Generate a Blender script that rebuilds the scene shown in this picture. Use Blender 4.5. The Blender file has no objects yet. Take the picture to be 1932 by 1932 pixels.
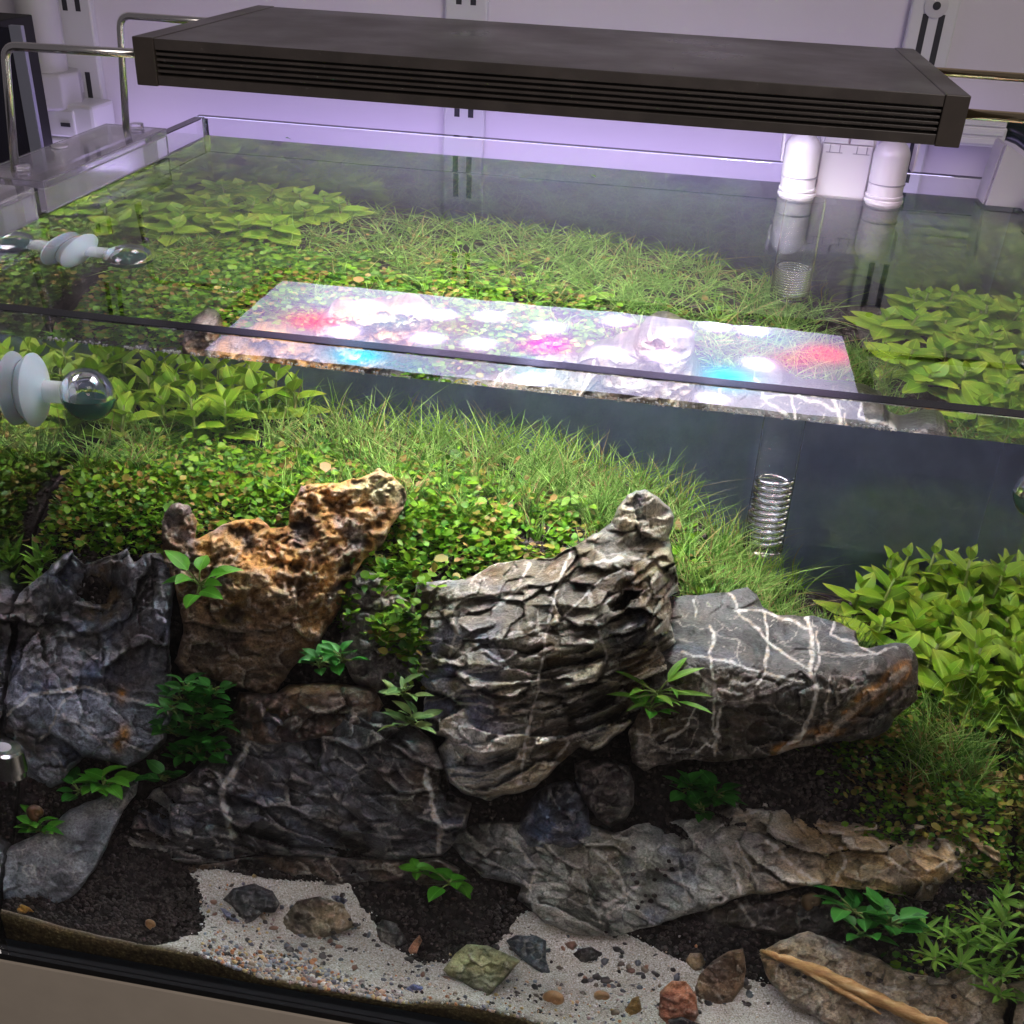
import bpy, math, random
import numpy as np
from mathutils import Matrix, Vector
S = bpy.context.scene
COL = S.collection
random.seed(7); RNG = np.random.default_rng(7)

# ------------------------------------------------------------------ camera
CAM = np.array([0.3761, -0.3984, 0.6056])
YAW, PITCH, ROLL, FPX = -0.1409, 0.5279, 0.0504, 3115.2      # focal length in pixels of a 2946 px picture
FWD = np.array([math.sin(YAW)*math.cos(PITCH), math.cos(YAW)*math.cos(PITCH), -math.sin(PITCH)])
_r = np.array([math.cos(YAW), -math.sin(YAW), 0.0]); _u = np.cross(_r, FWD)
RGT = _r*math.cos(ROLL)+_u*math.sin(ROLL); UPV = -_r*math.sin(ROLL)+_u*math.cos(ROLL)
cd = bpy.data.cameras.new('camera'); co = bpy.data.objects.new('camera', cd); COL.objects.link(co); S.camera = co
co.matrix_world = Matrix(((RGT[0], UPV[0], -FWD[0], CAM[0]), (RGT[1], UPV[1], -FWD[1], CAM[1]), (RGT[2], UPV[2], -FWD[2], CAM[2]), (0, 0, 0, 1)))
cd.sensor_width = 36; cd.lens = FPX/2946*36; cd.clip_start = 0.01; cd.clip_end = 50

# ------------------------------------------------------------------ light of the room and exposure
w = bpy.data.worlds.new('World'); S.world = w; w.use_nodes = True
bg = w.node_tree.nodes['Background']; bg.inputs[0].default_value = (0.055, 0.05, 0.055, 1); bg.inputs[1].default_value = 1.0
L = bpy.data.lights.new('room_light', 'AREA'); L.shape = 'DISK'; L.size = 1.0; L.energy = 7.5; L.color = (1.0, 0.90, 0.84)
lo = bpy.data.objects.new('room_light', L); COL.objects.link(lo); lo.location = (1.25, -1.3, 1.35)
lo.rotation_euler = (Vector((0.35, 0.4, 0.5))-lo.location).to_track_quat('-Z', 'Y').to_euler()
L2 = bpy.data.lights.new('added_wall_glow', 'AREA'); L2.shape = 'RECTANGLE'; L2.size = .75; L2.size_y = .03; L2.energy = .15; L2.color = (.66, .52, 1.0)      # added violet lamp, out of sight behind the tank, to tint the wall
l2 = bpy.data.objects.new('added_wall_glow', L2); COL.objects.link(l2); l2.location = (.20, .452, .385); l2.rotation_euler = Vector((0, .42, .90)).to_track_quat('-Z', 'X').to_euler()
l2.rotation_euler = Matrix(((1, 0, 0), (0, -.906, -.423), (0, .423, -.906))).to_euler()
S.view_settings.view_transform = 'Standard'; S.view_settings.look = 'None'; S.view_settings.gamma = 1
S.view_settings.exposure = 0.85
S.render.engine = 'CYCLES'
cy = S.cycles
cy.use_denoising = True
try: cy.denoiser = 'OPENIMAGEDENOISE'; cy.denoising_prefilter = 'ACCURATE'; cy.denoising_input_passes = 'RGB_ALBEDO_NORMAL'
except Exception: pass
cy.max_bounces = 24; cy.transmission_bounces = 24; cy.diffuse_bounces = 4; cy.glossy_bounces = 6; cy.transparent_max_bounces = 12
cy.caustics_refractive = True; cy.caustics_reflective = True; cy.blur_glossy = 0.3; cy.sample_clamp_indirect = 16.0
PANEL = 17.0                    # glow of the lamp's diffuser between its diodes

# ------------------------------------------------------------------ measuring (the tank: x along the front pane, y into the tank, z up, metres)
W_, D_, H_, T_, WZ = .614, .427, .439, .008, .4257
F19 = FPX*1932/2946
def ray(u, v):
    u = np.asarray(u, float); v = np.asarray(v, float)
    d = FWD + (u[..., None]-966)/F19*RGT - (v[..., None]-966)/F19*UPV
    return d/np.linalg.norm(d, axis=-1, keepdims=True)
def refr(d, n, eta):
    c = -(d@n); k = 1-eta*eta*(1-c*c)
    return eta*d + (eta*c-np.sqrt(k))[..., None]*n
N_ = np.array([0, -1.0, 0])
def fy(u, v, Y):               # point at depth Y seen through the front pane
    d = ray(u, v); P = CAM + d*((-CAM[1]/d[..., 1])[..., None])
    g = refr(d, N_, 1/1.5); P = P + g*(T_/g[..., 1])[..., None]; q = refr(g, N_, 1.5/1.333)
    return P + q*((np.asarray(Y)-P[..., 1])/q[..., 1])[..., None]
def fz(u, v, Z):
    d = ray(u, v); P = CAM + d*((-CAM[1]/d[..., 1])[..., None])
    g = refr(d, N_, 1/1.5); P = P + g*(T_/g[..., 1])[..., None]; q = refr(g, N_, 1.5/1.333)
    return P + q*((np.asarray(Z)-P[..., 2])/q[..., 2])[..., None]
def ty(u, v, Z):               # point at height Z seen through the water surface
    d = ray(u, v); P = CAM + d*(((WZ-CAM[2])/d[..., 2])[..., None]); q = refr(d, np.array([0, 0, 1.0]), 1/1.333)
    return P + q*((Z-P[..., 2])/q[..., 2])[..., None]
def ay(u, v, Y): d = ray(u, v); return CAM + d*((Y-CAM[1])/d[..., 1])[..., None]
def az(u, v, Z): d = ray(u, v); return CAM + d*((Z-CAM[2])/d[..., 2])[..., None]
def mirror(u, v, Z):
    d = ray(u, v); P = CAM + d*(((WZ-CAM[2])/d[..., 2])[..., None]); d = d*np.array([1, 1, -1.0])
    return P + d*((Z-P[..., 2])/d[..., 2])[..., None]

# ------------------------------------------------------------------ noise
_perm = np.random.default_rng(3).permutation(256).astype(np.int64); _perm = np.concatenate([_perm, _perm, _perm])
_grad = np.random.default_rng(4).normal(size=(256, 3)); _grad /= np.linalg.norm(_grad, axis=1)[:, None]
def pn(P):
    P = np.asarray(P, float); I = np.floor(P).astype(np.int64); f = P-I; I &= 255
    s = f*f*f*(f*(f*6-15)+10); out = 0
    for dx in (0, 1):
        for dy in (0, 1):
            for dz in (0, 1):
                h = _perm[_perm[_perm[I[:, 0]+dx]+I[:, 1]+dy]+I[:, 2]+dz]
                g = _grad[h]
                val = g[:, 0]*(f[:, 0]-dx)+g[:, 1]*(f[:, 1]-dy)+g[:, 2]*(f[:, 2]-dz)
                out = out + val*(s[:, 0] if dx else 1-s[:, 0])*(s[:, 1] if dy else 1-s[:, 1])*(s[:, 2] if dz else 1-s[:, 2])
    return out*1.5
def fbm(P, o=4, lac=2.0, gain=.5):
    a = 1; t = 0; n = 0
    for i in range(o): t = t+a*pn(P+17.3*i); n += a; P = P*lac; a *= gain
    return t/n
def ridged(P, o=4):
    a = 1; t = 0; n = 0
    for i in range(o): t = t+a*(1-np.abs(pn(P+11.7*i))*1.6); n += a; P = P*2.0; a *= .55
    return t/n
def worley(P):                  # distance to nearest feature point, and its cell id
    I = np.floor(P).astype(np.int64); f = P-I; best = np.full(len(P), 9.0); second = np.full(len(P), 9.0); cid = np.zeros(len(P), np.int64)
    for dx in (-1, 0, 1):
        for dy in (-1, 0, 1):
            for dz in (-1, 0, 1):
                h = _perm[_perm[_perm[(I[:, 0]+dx) & 255]+((I[:, 1]+dy) & 255)]+((I[:, 2]+dz) & 255)]
                o = (_grad[h]*.45+.5)+np.array([dx, dy, dz])
                d = np.sqrt(((f-o)**2).sum(1)); m = d < best
                second = np.where(m, best, np.minimum(second, d)); best = np.where(m, d, best); cid = np.where(m, h, cid)
    return best, second, cid
def wcell(P):                   # offset from the nearest feature point, cell id, distance to the border
    I = np.floor(P).astype(np.int64); f = P-I; best = np.full(len(P), 9.0); second = np.full(len(P), 9.0); cid = np.zeros(len(P), np.int64); off = np.zeros_like(P)
    for dx in (-1, 0, 1):
        for dy in (-1, 0, 1):
            for dz in (-1, 0, 1):
                h = _perm[_perm[_perm[(I[:, 0]+dx) & 255]+((I[:, 1]+dy) & 255)]+((I[:, 2]+dz) & 255)]
                o = f-((_grad[h]*.45+.5)+np.array([dx, dy, dz])); d = np.sqrt((o**2).sum(1)); m = d < best
                second = np.where(m, best, np.minimum(second, d)); best = np.where(m, d, best); cid = np.where(m, h, cid); off[m] = o[m]
    return off, cid, second-best
def sstep(a, b, x): t = np.clip((x-a)/(b-a), 0, 1); return t*t*(3-2*t)
def hashr(n): return np.random.default_rng(n)

# ------------------------------------------------------------------ objects
def mesh_np(name, V, Fq, mats, smooth=True, attrs=None, matidx=None):
    me = bpy.data.meshes.new(name); V = np.asarray(V, np.float32); Fq = np.asarray(Fq, np.int32); k = Fq.shape[1]
    me.vertices.add(len(V)); me.vertices.foreach_set('co', V.ravel())
    me.loops.add(Fq.size); me.loops.foreach_set('vertex_index', Fq.ravel())
    me.polygons.add(len(Fq)); me.polygons.foreach_set('loop_start', np.arange(0, Fq.size, k, dtype=np.int32))
    try: me.polygons.foreach_set('loop_total', np.full(len(Fq), k, np.int32))
    except Exception: pass
    for m in (mats if isinstance(mats, (list, tuple)) else [mats]): me.materials.append(m)
    if matidx is not None: me.polygons.foreach_set('material_index', np.asarray(matidx, np.int32))
    me.polygons.foreach_set('use_smooth', np.full(len(Fq), bool(smooth)))
    me.update(calc_edges=True); me.validate()
    for a, val in (attrs or {}).items():
        val = np.asarray(val, np.float32)
        if val.ndim == 1: me.attributes.new(a, 'FLOAT', 'POINT').data.foreach_set('value', val)
        else:
            c4 = np.ones((len(val), 4), np.float32); c4[:, :3] = val
            me.color_attributes.new(a, 'FLOAT_COLOR', 'POINT').data.foreach_set('color', c4.ravel())
    return me
class MB:
    def __init__(s): s.v = []; s.f = []; s.mi = []; s.m = 0
    def add(s, vs, fs): n = len(s.v); s.v += [tuple(map(float, q)) for q in vs]; s.f += [tuple(i+n for i in q) for q in fs]; s.mi += [s.m]*len(fs); return s
    def box(s, a, b):
        x0, y0, z0 = a; x1, y1, z1 = b
        return s.add([(x0,y0,z0),(x1,y0,z0),(x1,y1,z0),(x0,y1,z0),(x0,y0,z1),(x1,y0,z1),(x1,y1,z1),(x0,y1,z1)], [(0,3,2,1),(4,5,6,7),(0,1,5,4),(1,2,6,5),(2,3,7,6),(3,0,4,7)])
    def prism(s, poly, axis, a, b):           # poly: 2-D outline; axis 'x','y','z' = direction of extrusion
        n = len(poly)
        mk = {'x': lambda p, t: (t, p[0], p[1]), 'y': lambda p, t: (p[0], t, p[1]), 'z': lambda p, t: (p[0], p[1], t)}[axis]
        return s.add([mk(p, a) for p in poly]+[mk(p, b) for p in poly], [tuple(range(n))[::-1], tuple(range(n, 2*n))]+[(i, (i+1) % n, n+(i+1) % n, n+i) for i in range(n)])
    def lathe(s, prof, c=(0, 0, 0), axis=(0, 0, 1), n=24):     # prof: (radius, height) pairs
        ax = Vector(axis).normalized(); q = Vector((0, 0, 1)).rotation_difference(ax); k = len(prof); vs = []
        for r, h in prof:
            for i in range(n):
                t = 2*math.pi*i/n; p = q @ Vector((r*math.cos(t), r*math.sin(t), h)); vs.append((p.x+c[0], p.y+c[1], p.z+c[2]))
        fs = [(j*n+i, j*n+(i+1) % n, (j+1)*n+(i+1) % n, (j+1)*n+i) for j in range(k-1) for i in range(n)]
        fs += [tuple(range(n))[::-1], tuple(range((k-1)*n, k*n))]
        return s.add(vs, fs)
    def tube(s, pts, r, n=10):
        pts = [Vector(p) for p in pts]; rr = r if isinstance(r, (list, tuple)) else [r]*len(pts); vs = []; up = None
        for i, p in enumerate(pts):
            t = (pts[min(i+1, len(pts)-1)]-pts[max(i-1, 0)]).normalized()
            if up is None: up = t.orthogonal().normalized()
            up = (up-t*up.dot(t)).normalized(); sd = t.cross(up)
            for k in range(n):
                a = 2*math.pi*k/n; q = p+(up*math.cos(a)+sd*math.sin(a))*rr[i]; vs.append(q[:])
        m = len(pts); fs = [(j*n+k, j*n+(k+1) % n, (j+1)*n+(k+1) % n, (j+1)*n+k) for j in range(m-1) for k in range(n)]
        fs += [tuple(range(n))[::-1], tuple(range((m-1)*n, m*n))]
        return s.add(vs, fs)
    def build(s, name, mats, parent=None, smooth=False, bevel=0, angle=None):
        me = bpy.data.meshes.new(name); me.from_pydata(s.v, [], s.f); me.update()
        mats = mats if isinstance(mats, (list, tuple)) else [mats]
        for m in mats: me.materials.append(m)
        for p, i in zip(me.polygons, s.mi): p.material_index = i; p.use_smooth = smooth
        if smooth and angle: me.set_sharp_from_angle(angle=math.radians(angle))
        o = link(bpy.data.objects.new(name, me), parent)
        if bevel:
            b = o.modifiers.new('bevel', 'BEVEL'); b.width = bevel; b.segments = 2; b.limit_method = 'ANGLE'
        return o
def link(o, parent=None):
    COL.objects.link(o)
    if parent is not None: o.parent = parent
    return o
def add(name, me, parent=None): return link(bpy.data.objects.new(name, me), parent)
def tag(o, label=None, cat=None, group=None, kind=None):
    for k, val in (('label', label), ('category', cat), ('group', group), ('kind', kind)):
        if val: o[k] = val
    return o
def empty(name, label, cat, group=None, loc=None):
    o = link(bpy.data.objects.new(name, None)); o.empty_display_size = .01
    if loc is not None: o.location = tuple(map(float, loc))
    return tag(o, label, cat, group)

# ------------------------------------------------------------------ materials
class NT:
    def __init__(s, name):
        s.m = bpy.data.materials.new(name); s.m.use_nodes = True; s.t = s.m.node_tree; s.b = s.t.nodes['Principled BSDF']; s.out = s.t.nodes['Material Output']
    def n(s, typ, **kw):
        x = s.t.nodes.new(typ)
        for k, val in kw.items(): setattr(x, k, val)
        return x
    def l(s, a, b): s.t.links.new(a, b)
    def noise(s, scale, detail=4, rough=.55, coord='Object', dist=0.0):
        tc = s.n('ShaderNodeTexCoord'); x = s.n('ShaderNodeTexNoise'); x.inputs['Scale'].default_value = scale; x.inputs['Detail'].default_value = detail; x.inputs['Roughness'].default_value = rough; x.inputs['Distortion'].default_value = dist
        s.l(tc.outputs[coord], x.inputs['Vector']); return x
    def ramp(s, fac, stops):
        x = s.n('ShaderNodeValToRGB'); e = x.color_ramp.elements
        while len(e) < len(stops): e.new(.5)
        for q, (p, c) in zip(e, stops): q.position = p; q.color = (*c, 1) if len(c) == 3 else c
        s.l(fac, x.inputs[0]); return x
    def mix(s, typ, fac, a, b):
        x = s.n('ShaderNodeMix', data_type='RGBA', blend_type=typ)
        for inp, val in ((x.inputs[0], fac), (x.inputs[6], a), (x.inputs[7], b)):
            if hasattr(val, 'links') or hasattr(val, 'is_linked'): s.l(val, inp)
            elif isinstance(val, (int, float)): inp.default_value = val
            else: inp.default_value = (*val, 1)
        return x.outputs[2]
    def bump(s, h, strength=.4, dist=.001, normal=None):
        x = s.n('ShaderNodeBump'); x.inputs['Strength'].default_value = strength; x.inputs['Distance'].default_value = dist
        s.l(h, x.inputs['Height'])
        if normal is not None: s.l(normal, x.inputs['Normal'])
        return x.outputs['Normal']
    def p(s, **kw):
        for k, val in kw.items():
            i = s.b.inputs[k.replace('_', ' ')]
            if hasattr(val, 'is_linked'): s.l(val, i)
            elif isinstance(val, (tuple, list)): i.default_value = (*val, 1) if len(val) == 3 else val
            else: i.default_value = val
        return s
def plain(name, col, rough=.5, metal=0, spec=.5, grain=0, gscale=300, bumpd=0, bscale=400):
    t = NT(name)
    c = col
    if grain:
        nz = t.noise(gscale, 5); c = t.mix('MULTIPLY', 1.0, col, t.ramp(nz.outputs['Fac'], [(.3, (1-grain,)*3), (.7, (1,)*3)]).outputs[0])
    t.p(Base_Color=c, Roughness=rough, Metallic=metal, Specular_IOR_Level=spec)
    if bumpd: t.p(Normal=t.bump(t.noise(bscale, 4).outputs['Fac'], .5, bumpd))
    return t.m
def glassy(name, ior, col=(1, 1, 1), rough=0.0):
    t = NT(name); t.p(Base_Color=col, Roughness=rough, IOR=ior, Transmission_Weight=1.0); return t
GLASS = glassy('tank_glass', 1.5, (.985, 1, .99)).m
ACRYL = glassy('acrylic', 1.49, (.96, .95, 1), .07); ACRYL.p(Transmission_Weight=.90); ACRYL = ACRYL.m
_w = glassy('water', 1.333)
_n = _w.noise(26, 2); _w.p(Normal=_w.bump(_n.outputs['Fac'], .05, .0012)); WATER = _w.m
EDGE = plain('ground_glass_edge', (.012, .02, .026), .25, spec=.5, grain=.5, gscale=90)
EDGE2 = glassy('polished_glass_edge', 1.5, (.55, .68, .66), .12).m
SILI = plain('silicone', (.05, .055, .06), .5)
FILM = plain('grey_backing', (.24, .29, .50), .8, spec=.1, grain=.25, gscale=60, bumpd=.0006, bscale=160)
BLACK = plain('black_rubber', (.006, .006, .006), .6)
ANOD = plain('anodised_black', (.080, .066, .057), .32, metal=0.0, spec=.7, grain=.35, gscale=70, bumpd=.00006, bscale=1200)
def dusty(m, thr=.70):
    nt = m.node_tree; b = nt.nodes['Principled BSDF']; tc = nt.nodes.new('ShaderNodeTexCoord'); nz = nt.nodes.new('ShaderNodeTexNoise'); nz.inputs['Scale'].default_value = 260; nz.inputs['Detail'].default_value = 3; nz.inputs['Roughness'].default_value = .7
    rp = nt.nodes.new('ShaderNodeValToRGB'); rp.color_ramp.elements[0].position = thr; rp.color_ramp.elements[1].position = thr+.06; rp.color_ramp.elements[1].color = (.5, .5, .5, 1); nt.links.new(tc.outputs['Object'], nz.inputs['Vector']); nt.links.new(nz.outputs['Fac'], rp.inputs[0])
    mx = nt.nodes.new('ShaderNodeMix'); mx.data_type = 'RGBA'; old = b.inputs['Base Color'].links[0].from_socket; nt.links.new(rp.outputs[0], mx.inputs[0]); nt.links.new(old, mx.inputs[6]); mx.inputs[7].default_value = (.30, .28, .26, 1); nt.links.new(mx.outputs[2], b.inputs['Base Color'])
    n2 = nt.nodes.new('ShaderNodeTexNoise'); n2.inputs['Scale'].default_value = 14; n2.inputs['Detail'].default_value = 6; nt.links.new(tc.outputs['Object'], n2.inputs['Vector']); mr = nt.nodes.new('ShaderNodeMapRange'); mr.inputs[1].default_value = .3; mr.inputs[2].default_value = .7; mr.inputs[3].default_value = .24; mr.inputs[4].default_value = .48; nt.links.new(n2.outputs['Fac'], mr.inputs[0]); nt.links.new(mr.outputs[0], b.inputs['Roughness'])
dusty(ANOD)
ANODC = plain('anodised_cap', (.072, .058, .048), .45, spec=.5, grain=.2, gscale=80); dusty(ANODC)
STEEL = plain('polished_steel', (.72, .7, .68), .2, metal=1)
WHITE = plain('white_plastic', (.52, .51, .53), .32, spec=.5)
WHITER = plain('ribbed_white_plastic', (.66, .66, .68), .45)
FROST = NT('milky_silicone'); FROST.p(Base_Color=(.52, .66, .72), Roughness=.38, Subsurface_Weight=.4, Subsurface_Scale=.004, Specular_IOR_Level=.4); FROST = FROST.m

# =================================================================== SETTING
t = NT('painted_wall'); nz = t.noise(3.0, 3)
t.p(Base_Color=t.ramp(nz.outputs['Fac'], [(.3, (.62, .585, .65)), (.7, (.68, .645, .71))]).outputs[0], Roughness=.7, Specular_IOR_Level=.3, Normal=t.bump(t.noise(240, 5).outputs['Fac'], .25, .0006)); WALLM = t.m
tag(MB().box((-2.2, .5, -1.2), (2.6, .53, 2.2)).build('wall', WALLM), kind='structure')
tag(MB().box((-2.2, -2.6, -1.2), (2.6, .499, -1.15)).build('floor', plain('floor_lino', (.06, .055, .05), .6, grain=.3, gscale=8)), kind='structure')
CAB = plain('cabinet_paint', (.56, .49, .39), .5, spec=.35, grain=.08, gscale=40)
cab = tag(MB().box((-.03, .0002, -.85), (.644, .44, -.006)).build('cabinet', CAB, bevel=.002), 'grey-beige cabinet standing under the glass tank', 'cabinet')
mat_ = tag(MB().box((.001, .0005, -.0058), (.613, .426, -.0002)).build('foam_mat', BLACK), 'thin black mat between the tank and the cabinet top', 'mat')

# ------------------------------------------------------------------ the tank
tank = empty('aquarium', 'rimless clear glass aquarium planted with stones and water plants', 'aquarium', loc=(0, 0, 0))
def pane(name, a, b, parent, dark=False):
    m = MB(); m.box(a, b); m.mi[1] = 1 if dark else 2                      # top edge: dark ground glass
    return m.build(name, [GLASS, EDGE, EDGE2], parent, bevel=.0006)
BT = .010
pane('front_pane', (0, 0, 0), (W_, T_, H_), tank, True)
pane('back_pane', (0, D_-T_, 0), (W_, D_, H_), tank)
pane('side_pane', (0, T_+.0002, 0), (T_, D_-T_-.0002, H_), tank)
pane('side_pane', (W_-T_, T_+.0002, 0), (W_, D_-T_-.0002, H_), tank)
MB().box((T_+.0004, T_+.0004, 0), (W_-T_-.0004, D_-T_-.0004, BT)).build('bottom_pane', plain('bottom_glass', (.012, .022, .028), .2), tank)
# the bottom edge of the front pane is dark where the bottom pane and its silicone sit behind it
MB().box((T_+.0004, T_+.00005, .0002), (W_-T_-.0004, T_+.00025, BT+.0015)).build('bottom_seam', plain('bottom_silicone', (.010, .018, .026), .3, spec=.5), tank)
for cx, cyy in ((T_, D_-T_),):
    sx = 1 if cx < .3 else -1
    MB().prism([(cx, cyy), (cx+sx*.0022, cyy), (cx, cyy-.0022)] if sx > 0 else [(cx, cyy), (cx, cyy-.0022), (cx-.0022, cyy)], 'z', BT, H_-.001).build('silicone_seam', glassy('clear_silicone', 1.42, (.9, .92, .95), .15).m, tank)
MB().box((.0002, D_+.0004, 0), (W_-.0002, D_+.0016, WZ-.004)).build('background_film', FILM, tank)
e = .0003
tag(MB().box((T_+e, T_+e, BT+.0004), (W_-T_-e, D_-T_-e, WZ)).build('water', WATER), kind='structure')

# ------------------------------------------------------------------ soil and sand
TC = np.array([
 (.01,.01,.033),(.08,.01,.025),(.15,.01,.022),(.3,.01,.020),(.45,.01,.024),(.53,.01,.028),(.59,.01,.030),
 (.03,.06,.06),(.09,.06,.045),(.15,.06,.029),(.3,.06,.026),(.42,.06,.028),(.48,.06,.034),(.53,.06,.048),(.59,.06,.060),
 (.03,.11,.12),(.12,.11,.06),(.22,.11,.040),(.3,.11,.035),(.38,.11,.045),(.45,.11,.085),(.52,.11,.105),(.59,.11,.120),
 (.03,.16,.23),(.1,.16,.235),(.2,.16,.20),(.28,.16,.19),(.36,.16,.15),(.45,.16,.140),(.52,.16,.145),(.59,.16,.15),
 (.01,.2,.255),(.1,.2,.260),(.2,.2,.255),(.28,.2,.245),(.36,.2,.21),(.45,.2,.185),(.52,.2,.16),(.59,.2,.155),
 (.01,.27,.262),(.1,.27,.265),(.2,.27,.265),(.28,.27,.258),(.36,.27,.24),(.44,.27,.208),(.50,.27,.17),(.59,.27,.165),
 (.01,.35,.262),(.1,.35,.264),(.2,.35,.260),(.28,.35,.255),(.36,.35,.24),(.43,.35,.212),(.47,.35,.178),(.52,.35,.165),(.59,.35,.165),
 (.01,.42,.262),(.1,.42,.262),(.2,.42,.256),(.28,.42,.25),(.36,.42,.235),(.43,.42,.207),(.47,.42,.178),(.52,.42,.165),(.59,.42,.165)])
def tps_fit(X, z, lam=1e-4):
    d = np.sqrt(((X[:, None]-X[None])**2).sum(2)); K = np.where(d > 0, d*d*np.log(d+1e-12), 0); n = len(X)
    P = np.c_[np.ones(n), X]; A = np.zeros((n+3, n+3)); A[:n, :n] = K+lam*np.eye(n); A[:n, n:] = P; A[n:, :n] = P.T
    return np.linalg.solve(A, np.r_[z, 0, 0, 0])
def tps(Wt, X, Q):
    out = np.zeros(len(Q))
    for s in range(0, len(Q), 20000):
        q = Q[s:s+20000]; d = np.sqrt(((q[:, None]-X[None])**2).sum(2)); K = np.where(d > 0, d*d*np.log(d+1e-12), 0)
        out[s:s+20000] = K@Wt[:-3]+Wt[-3]+q@Wt[-2:]
    return out
_tw = tps_fit(TC[:, :2]*5, TC[:, 2], 1e-3)
GX = np.linspace(T_+.0012, W_-T_-.0012, 220); GY = np.linspace(T_+.0012, D_-T_-.0012, 160)
_gx, _gy = np.meshgrid(GX, GY, indexing='ij')
TZ = tps(_tw, TC[:, :2]*5, np.c_[_gx.ravel(), _gy.ravel()]*5)
TZ = np.maximum(TZ + .004*fbm(np.c_[_gx.ravel()*22, _gy.ravel()*22, np.zeros(_gx.size)], 3), BT+.004).reshape(_gx.shape)
def tz(x, y):
    x = np.clip(np.asarray(x, float), GX[0], GX[-1]); y = np.clip(np.asarray(y, float), GY[0], GY[-1])
    fx = (x-GX[0])/(GX[1]-GX[0]); fyy = (y-GY[0])/(GY[1]-GY[0]); i = np.clip(fx.astype(int) if hasattr(fx, 'astype') else int(fx), 0, len(GX)-2); j = np.clip(fyy.astype(int) if hasattr(fyy, 'astype') else int(fyy), 0, len(GY)-2)
    a = fx-i; b = fyy-j
    return (TZ[i, j]*(1-a)+TZ[i+1, j]*a)*(1-b)+(TZ[i, j+1]*(1-a)+TZ[i+1, j+1]*a)*b
def sheet(Z, zb, mask=None):
    nx, ny = Z.shape; V = np.c_[_gx.ravel(), _gy.ravel(), Z.ravel()]; idx = np.arange(nx*ny).reshape(nx, ny)
    F = np.stack([idx[:-1, :-1], idx[1:, :-1], idx[1:, 1:], idx[:-1, 1:]], -1).reshape(-1, 4)
    ring = np.r_[idx[:, 0], idx[-1, 1:], idx[-2::-1, -1], idx[0, -2:0:-1]]
    B = V[ring].copy(); B[:, 2] = zb; n0 = len(V); V = np.r_[V, B]; k = len(ring); a = np.arange(k); b2 = (a+1) % k
    return V, np.r_[F, np.stack([ring[a], n0+a, n0+b2, ring[b2]], -1)]
t = NT('aqua_soil'); nz = t.noise(330, 3); n2 = t.noise(40, 3)
t.p(Base_Color=t.mix('MULTIPLY', 1.0, t.ramp(nz.outputs['Fac'], [(.35, (.014, .011, .010)), (.7, (.045, .036, .032))]).outputs[0], t.ramp(n2.outputs['Fac'], [(.3, (.6,)*3), (.7, (1.1,)*3)]).outputs[0]), Roughness=.9, Specular_IOR_Level=.15, Normal=t.bump(nz.outputs['Fac'], .9, .0015)); SOIL = t.m
V, F = sheet(TZ, BT+.0008); tag(add('soil', mesh_np('soil', V, F, SOIL)), kind='structure')
def ft(u, v, dz=0.0):          # where the view through a picture point meets the soil
    lo_, hi_ = T_+.001, D_-T_-.001; ys = np.linspace(lo_, hi_, 160); P = fy(np.full(160, float(u)), np.full(160, float(v)), ys); k = np.argmax(P[:, 2] <= tz(P[:, 0], P[:, 1])+dz)
    return P[k]
# sand: lies on the soil in the open foreground
SANDP = [(352,1668),(372,1650),(420,1640),(480,1640),(560,1662),(640,1690),(700,1722),(750,1762),(800,1792),(850,1800),(930,1775),(1000,1745),(1100,1765),(1200,1775),(1300,1760),(1380,1775),(1450,1795),(1500,1850),(1570,1930),(1640,2010),(1300,2080),(900,1960),(700,1905),(520,1860),(400,1828),(300,1800),(215,1775),(300,1780),(372,1765),(385,1735),(375,1700)]
def inpoly(x, y, poly):
    poly = np.asarray(poly, float); c = np.zeros(np.shape(x), bool); j = len(poly)-1
    for i in range(len(poly)):
        xi, yi = poly[i]; xj, yj = poly[j]
        c ^= ((yi > y) != (yj > y)) & (x < (xj-xi)*(y-yi)/(yj-yi+1e-12)+xi); j = i
    return c
def pdist(x, y, poly, closed=True):
    poly = np.asarray(poly, float); best = np.full(np.shape(x), 1e9); bx = np.zeros(np.shape(x)); by = np.zeros(np.shape(x))
    for i in range(len(poly) if closed else len(poly)-1):
        a = poly[i]; b = poly[(i+1) % len(poly)]; d = b-a; L2 = d@d+1e-12
        tt = np.clip(((x-a[0])*d[0]+(y-a[1])*d[1])/L2, 0, 1); qx = a[0]+tt*d[0]; qy = a[1]+tt*d[1]; dd = np.hypot(x-qx, y-qy); m = dd < best
        best = np.where(m, dd, best); bx = np.where(m, qx, bx); by = np.where(m, qy, by)
    return best, bx, by
_sp = np.array(SANDP, float); SPXY = fz(_sp[:, 0], _sp[:, 1], .028)[:, :2]; SPXY[:, 1] = np.maximum(SPXY[:, 1], T_-.02)
def sand_depth(x, y):          # distance inside the sand's edge
    d, _, _ = pdist(x, y, SPXY); d = np.where(inpoly(x, y, SPXY), d, -d); q = np.c_[np.ravel(x)*55, np.ravel(y)*55, np.full(np.size(x), 5.0)]
    d = d+(.005*fbm(q, 4)+.0012*fbm(q*6, 2)).reshape(np.shape(x)); return np.where(tz(x, y) > .044, -.01, d)
dS = sand_depth(_gx, _gy)
t = NT('pale_sand'); nz = t.noise(900, 2, .6); n2 = t.noise(60, 3); n3 = t.noise(420, 2)
sep = t.n('ShaderNodeSeparateXYZ'); tc = t.n('ShaderNodeTexCoord'); t.l(tc.outputs['Object'], sep.inputs[0])
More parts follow.
